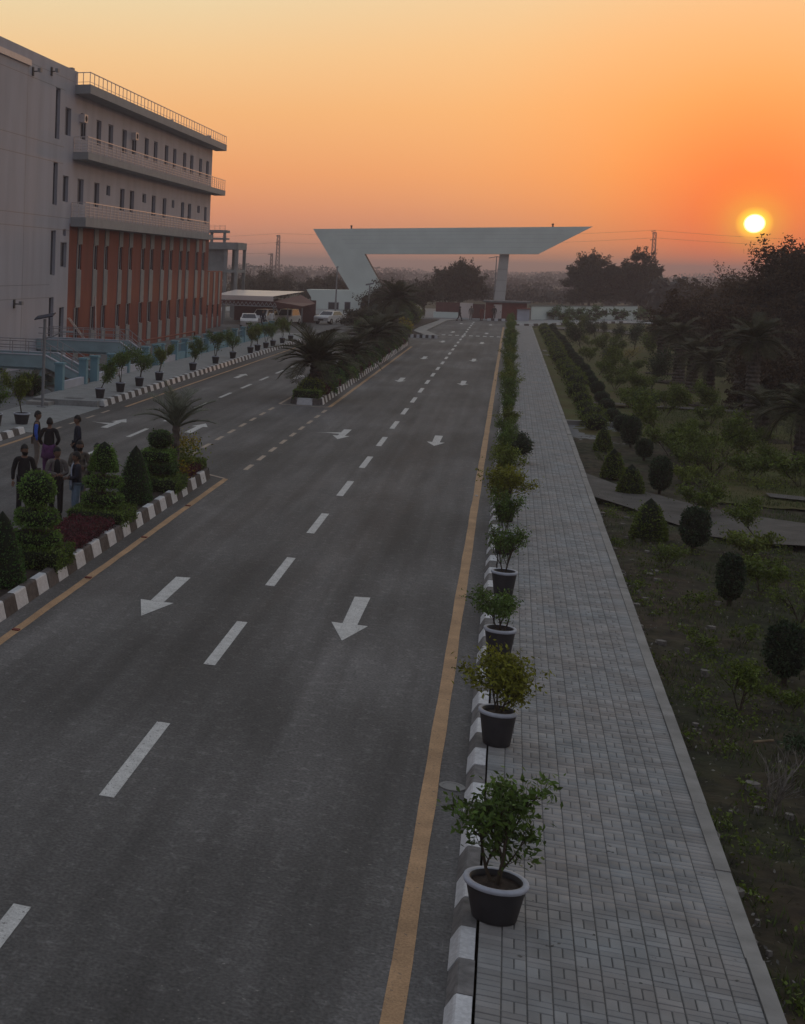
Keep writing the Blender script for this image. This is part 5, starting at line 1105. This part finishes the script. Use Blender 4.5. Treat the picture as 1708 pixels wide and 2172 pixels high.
def person(x, y, rz, label, top='black_cloth', legs='black_cloth', pose=None, h=1.74, coat=.0, sleeve=None, shirt=None, skirt=None, hair='short', beard=False, stride=0., group=None, detail=True, cat='person', open_front=False, head_turn=0.):
    """stands at z=0 facing +y before rotation"""
    t = thing('person', (x, y, 0), label, cat, group, rz); s = h/1.75
    P = pose or {}
    S = lambda v: tuple(c*s for c in v)
    sh = {-1: (-.185, 0, 1.43), 1: (.185, 0, 1.43)}
    elb = {-1: P.get('el', (-.26, -.02, 1.15)), 1: P.get('er', (.26, -.02, 1.15))}
    wr = {-1: P.get('wl', (-.27, .05, .90)), 1: P.get('wr', (.27, .05, .90))}
    hip = {-1: (-.09, 0, .93), 1: (.09, 0, .93)}
    kn = {-1: (-.10, .03+stride*.5, .50), 1: (.10, .03-stride*.5, .50)}; an = {-1: (-.11, stride-.02, .09), 1: (.11, -stride-.02, .09)}
    J = [(0, 0, .95, (.15, .115)), (0, .0, 1.12, (.145, .105)), (0, 0, 1.32, (.165, .115)), (0, 0, 1.45, (.10, .08)), (0, .01, 1.53, .052), (0, .02, 1.60, .058)]; E = [(0, 1), (1, 2), (2, 3), (3, 4), (4, 5)]
    for sd_ in (-1, 1):
        i = len(J); J += [(*sh[sd_], .062), (*elb[sd_], .043), (*wr[sd_], .028)]; E += [(3, i), (i, i+1), (i+1, i+2)]
        i = len(J); J += [(*hip[sd_], .09), (*kn[sd_], .058), (*an[sd_], .04)]; E += [(0, i), (i, i+1), (i+1, i+2)]
    link('body', skin_mesh('body', [tuple(c*s for c in j[:3])+(tuple(c*s for c in j[3]) if hasattr(j[3], '__len__') else j[3]*s,) for j in J], E, M['skin']), t)
    def head():
        v, f = [], []; seg, rows = 16, 12; rnd = []
        for i in range(rows+1):
            ph = math.pi*i/rows; z = -math.cos(ph)
            for k in range(seg):
                a = 2*math.pi*k/seg; r = math.sin(ph); X, Y = r*math.cos(a), r*math.sin(a); w = .074*(1-.18*max(0, -z)**1.2); d = .094*(1-.1*max(0, -z))
                px, py, pz = X*w, Y*d, z*.118
                if Y > .3:                                             # face: brow, eye hollows, nose, lips, chin
                    py += .022*math.exp(-((X)/.16)**2-((z+.12)/.16)**2); py -= .008*math.exp(-((abs(X)-.38)/.18)**2-((z-.08)/.12)**2)
                    py += .006*math.exp(-(X/.35)**2-((z+.52)/.08)**2); py += .008*math.exp(-(X/.4)**2-((z+.85)/.15)**2)
                v.append((px, py, pz))
        f = [(i*seg+k, i*seg+(k+1) % seg, (i+1)*seg+(k+1) % seg, (i+1)*seg+k) for i in range(rows) for k in range(seg)]
        return v, f
    v, f = head(); hd = link('head', mesh_np('head', np.array(v)*s, f, M['skin'], smooth=True), t, S((0, .025, 1.645)), R(head_turn), scale=1.1)
    for sd_ in (-1, 1):
        MB().lathe([(0, -.03*s), (.012*s, -.02*s), (.016*s, .012*s), (0, .032*s)], 8).obj('ear', M['skin'], hd, True, loc=S((sd_*.078, -.005, 0)))
        MB().lathe([(0, -.008*s), (.009*s, -.003*s), (.009*s, .003*s), (0, .008*s)], 6).obj('eye', M['hair'], hd, True, loc=S((sd_*.03, .079, .012)))
    hv = []; seg, rows = 16, 8; rh = random.Random(int(x*100)); hf = []
    for i in range(rows+1):
        ph = math.pi*.60*i/rows
        for k in range(seg):
            a = 2*math.pi*k/seg; n_ = 1.09+.06*rh.random(); fr = math.sin(a)
            z = math.cos(ph); z = z if fr < .35 else max(z, .30)
            r = math.sin(ph); hv.append((r*math.cos(a)*.077*n_, r*math.sin(a)*.097*n_, z*.124*n_))
    hf = [(i*seg+k, i*seg+(k+1) % seg, (i+1)*seg+(k+1) % seg, (i+1)*seg+k) for i in range(rows) for k in range(seg)]
    link('hair', mesh_np('hair', np.array(hv)*s, hf, M['hair'], smooth=True), hd, S((0, -.006, .004)))
    if beard: MB().lathe([(0, -.118*s), (.048*s, -.11*s), (.066*s, -.07*s), (.07*s, -.03*s)], 14).obj('beard', M['hair'], hd, True, loc=S((0, .022, -.004)))
    # trousers
    JL = [(0, 0, .97, (.158, .122))]; EL = []
    for sd_ in (-1, 1):
        i = len(JL); JL += [(*hip[sd_], .105), (*kn[sd_], .078 if skirt is None else .10), (an[sd_][0], an[sd_][1], .13, .066)]; EL += [(0, i), (i, i+1), (i+1, i+2)]
    sc_ = lambda L_: [tuple(c*s for c in j[:3])+(tuple(c*s for c in j[3]) if hasattr(j[3], '__len__') else j[3]*s,) for j in L_]
    link('trousers', skin_mesh('trousers', sc_(JL), EL, M[legs]), t)
    # jacket: torso and sleeves
    zb = .90-coat
    JJ = [(0, 0, 1.12, (.168, .128)), (0, 0, zb+.02, (.180+coat*.1, .14)), (0, 0, 1.32, (.185, .135)), (0, -.005, 1.455, (.12, .095)), (0, -.005, 1.505, (.07, .068))]; EJ = [(0, 1), (0, 2), (2, 3), (3, 4)]
    slv = [] if sleeve else None
    for sd_ in (-1, 1):
        e_, w_ = Vector(elb[sd_]), Vector(wr[sd_]); i = len(JJ)
        if sleeve:
            JJ += [(*sh[sd_], .078)]; EJ += [(3, i)]
            slv = [(*sh[sd_], .07), (*e_, .054), (*e_.lerp(w_, .9), .042)]
            link('sleeve', skin_mesh('sleeve', sc_(slv), [(0, 1), (1, 2)], M[sleeve]), t)
        else: JJ += [(*sh[sd_], .078), (*e_, .060), (*e_.lerp(w_, .93), .047)]; EJ += [(3, i), (i, i+1), (i+1, i+2)]
    jk = link('jacket', skin_mesh('jacket', sc_(JJ), EJ, M[top]), t)
    if shirt:     # open front shows the shirt as a proud panel
        b = MB(); zz = [.93, 1.05, 1.2, 1.33, 1.44, 1.5]; yy_ = [.148, .142, .139, .143, .125, .085]; ww = [.085, .08, .078, .075, .06, .03]
        vs = [(sx_*w*s, (yv+.004)*s, z*s) for z, yv, w in zip(zz, yy_, ww) for sx_ in (-1, 0, 1)]
        vs = [(a_, b_+(.012*s if i % 3 == 1 else 0), c_) for i, (a_, b_, c_) in enumerate(vs)]
        fs = [(3*i+k, 3*i+k+1, 3*i+4+k, 3*i+3+k) for i in range(5) for k in range(2)]; b.add(vs, fs); b.obj('shirt_front', M[shirt], jk, True)
    if skirt:
        MB().lathe([(.19*s, .98*s), (.215*s, .80*s), (.235*s, .62*s), (.225*s, .62*s), (.18*s, .97*s)], 16).obj('tunic', M[skirt], t, True, scale=(1, .72, 1))
    for sd_ in (-1, 1):
        w_ = Vector(wr[sd_]); e_ = Vector(elb[sd_]); d = (w_-e_).normalized(); side = d.cross(Vector((0, 1, 0)))
        side = side.normalized() if side.length > .1 else Vector((1, 0, 0)); nrm = side.cross(d)
        JH = [(*(w_), .026), (*(w_+d*.05), (.038, .02)), (*(w_+d*.085), (.04, .017))]; EH = [(0, 1), (1, 2)]
        for k_, (o_, l_) in enumerate(((-.027, .055), (-.009, .068), (.009, .063), (.027, .048))):
            i = len(JH); p = w_+d*.09+side*o_; q = p+d*l_*.6+nrm*.006; r_ = p+d*l_+nrm*.02
            JH += [(*p, .0095), (*q, .009), (*r_, .0075)]; EH += [(2, i), (i, i+1), (i+1, i+2)]
        i = len(JH); p = w_+d*.04-side*.03*sd_; q = p+d*.03-side*.02*sd_+nrm*.01; JH += [(*p, .011), (*q, .010), (*(q+d*.025), .008)]; EH += [(1, i), (i, i+1), (i+1, i+2)]
        link('hand', skin_mesh('hand', sc_(JH), EH, M['skin'], 1), t)
        a_ = an[sd_]; b = MB(); ly = a_[1]
        b.prism([(a_[0]-.045, ly-.08), (a_[0]+.045, ly-.08), (a_[0]+.05, ly+.08), (a_[0]+.03, ly+.17), (a_[0]-.03, ly+.17), (a_[0]-.05, ly+.08)], .002, .055)
        b.prism([(a_[0]-.04, ly-.07), (a_[0]+.04, ly-.07), (a_[0]+.04, ly+.06), (a_[0]-.04, ly+.06)], .055, .12); b.v = [tuple(c*s for c in q) for q in b.v]
        b.obj('shoe', M['shoe'], t)
    return t
gpe = 'people standing on the road by the near median'
cross = dict(el=(-.25, .05, 1.16), er=(.25, .05, 1.16), wl=(.02, .22, 1.10), wr=(-.02, .20, 1.13))
pocket = dict(el=(-.29, -.05, 1.16), er=(.29, -.05, 1.16), wl=(-.20, .10, .98), wr=(.20, .10, .98))
person(-12.8, 39.7, R(-75), 'man seen from behind in a black vest with bright blue sleeves and khaki trousers', 'black_cloth', 'khaki', None, 1.75, 0., 'blue_cloth', group=gpe, head_turn=-25)
person(-11.97, 38.3, R(12), 'man seen from behind in a long black jacket over purple tunic and trousers', 'black_cloth', 'purple_cloth', pocket, 1.73, .02, None, None, 'purple_cloth', stride=.16, group=gpe)
person(-11.45, 39.4, R(110), 'man in a long navy coat facing left, hands in pockets', 'navy_cloth', 'navy_cloth', pocket, 1.73, .22, group=gpe, head_turn=20)
person(-10.68, 32.2, R(205), 'bearded man in a dark zipped jacket facing the camera at left', 'black_cloth', 'black_cloth', None, 1.75, .03, beard=True, group=gpe, head_turn=25)
person(-9.88, 32.3, R(200), 'man in an open grey jacket over a black shirt with crossed forearms', 'grey_cloth', 'black_cloth', cross, 1.73, .06, None, 'black_cloth', group=gpe, head_turn=30)
person(-9.72, 33.7, R(190), 'bearded man in a checked shirt behind the grey jacket man', 'plaid', 'khaki', cross, 1.75, .0, beard=True, group=gpe)
person(-9.32, 33.9, R(160), 'dark-haired man mostly hidden behind the checked shirt man', 'grey_cloth', 'black_cloth', None, 1.68, 0, group=gpe)
person(-9.36, 32.25, R(120), 'man in a dark blazer over a light blue shirt and jeans beside the tiered bush', 'navy_cloth', 'jean', cross, 1.66, .06, None, 'lightblue', group=gpe)
# far figures near the gate
person(-5.8, 189, R(-80), 'tiny dark person walking across the road before the gate', 'black_cloth', 'black_cloth', None, 1.75, stride=.3)
person(-4.6, 194.5, R(180), 'tiny person standing before the pale gate post', 'grey_cloth', 'khaki')
person(-3.3, 192, R(150), 'tiny person in dark red standing left of the guard hut', 'hut_red', 'hut_red')
person(-1.9, 199.2, R(180), 'tiny dark person in front of the pale hut door', 'black_cloth', 'black_cloth')
person(-23.4, 147, R(180), 'distant person in dark clothes in front of the white car', 'navy_cloth', 'navy_cloth')
person(-22.6, 147.5, R(200), 'distant person in white clothes beside the white car', 'car_white', 'car_white')

# ------------------------------------------------------------ cars
def car(x, y, rz, label, suv=False, body='car_white'):
    t = thing('parked_car', (x, y, .1), label, 'car', 'cars parked in the yard', rz); hh = 1.65 if suv else 1.42
    b = MB(); prof = [(-2.1, .35), (-2.15, .75), (-1.95, .92), (-1.0, .98), (1.5, .98), (2.05, .9), (2.15, .6), (2.1, .3)]
    b.extr(prof[::-1], -.85, .85, 'y'); b.obj('body', M[body], t)
    c = MB(); w0, w1 = .80, .66; zs_ = (.97, hh); xs_ = (-1.15, 1.75 if suv else 1.6); xt = (-.5, 1.5 if suv else 1.0)
    c.add([(xs_[0], -w0, .97), (xs_[1], -w0, .97), (xs_[1], w0, .97), (xs_[0], w0, .97), (xt[0], -w1, hh), (xt[1], -w1, hh), (xt[1], w1, hh), (xt[0], w1, hh)], [(4, 5, 6, 7), (0, 1, 5, 4), (1, 2, 6, 5), (2, 3, 7, 6), (3, 0, 4, 7)])
    c.obj('cabin', M[body], t)
    g = MB(); ins = lambda a, b_, c_, d: None
    def quad(p, q, r, s_, off):
        pts = [Vector(v) for v in (p, q, r, s_)]; cen = sum(pts, Vector())/4; pts = [cen+(v-cen)*.86+Vector(off) for v in pts]; g.add([tuple(v) for v in pts], [(0, 1, 2, 3)])
    quad((xs_[0], w0, .97), (xs_[0], -w0, .97), (xt[0], -w1, hh), (xt[0], w1, hh), (-.01, 0, .005)); quad((xs_[1], -w0, .97), (xs_[1], w0, .97), (xt[1], w1, hh), (xt[1], -w1, hh), (.01, 0, .005))
    for s_ in (-1, 1): quad((xs_[0], s_*w0, .97), (xs_[1], s_*w0, .97), (xt[1], s_*w1, hh), (xt[0], s_*w1, hh), (0, s_*.01, .003))
    g.obj('windows', M['glass'], t)
    for sx_ in (-1.35, 1.35):
        for sy_ in (-.78, .78):
            wv = MB().lathe([(.18, -.1), (.31, -.1), (.33, -.06), (.33, .06), (.31, .1), (.18, .1)], 18).obj('wheel', M['tyre'], t, True, loc=(sx_, sy_, .33)); wv.rotation_euler = (R(90), 0, 0)
            MB().lathe([(0, -.104), (.18, -.09), (.19, 0), (.18, .09), (0, .104)], 12).obj('rim', M['rim'], wv)
    for s_ in (-.6, .6):
        MB().box(-2.19, -2.12, s_-.18, s_+.18, .62, .76).obj('headlight', M['lamp_lens'], t); MB().box(2.12, 2.17, s_-.15, s_+.15, .6, .8).obj('tail_light', M['hut_red'], t)
    MB().box(-2.17, -2.13, -.3, .3, .42, .58).obj('grille', M['dark'], t)
car(-24.0, 142.3, R(100), 'small white car nearest the red wing of the building')
car(-23.9, 151.0, R(72), 'white tall car parked under the carport edge', True)
car(-21.9, 154, R(80), 'white car partly hidden by the carport post', True)
car(-18.2, 160, R(70), 'white car roof glimpsed above the median palms left of the gatehouse')


# ------------------------------------------------------------ haze: one closed box of thin air
hz = bpy.data.materials.new('haze'); hz.use_nodes = True; n = hz.node_tree.nodes; n.clear()
pv = n.new('ShaderNodeVolumePrincipled'); pv.inputs['Color'].default_value = (.80, .70, .72, 1); pv.inputs['Density'].default_value = .00085; pv.inputs['Anisotropy'].default_value = .2
om = n.new('ShaderNodeOutputMaterial'); hz.node_tree.links.new(pv.outputs[0], om.inputs['Volume'])
MB().box(-3005, 3005, -505, 3005, -1.3, 24).obj('haze', hz, kind='stuff')
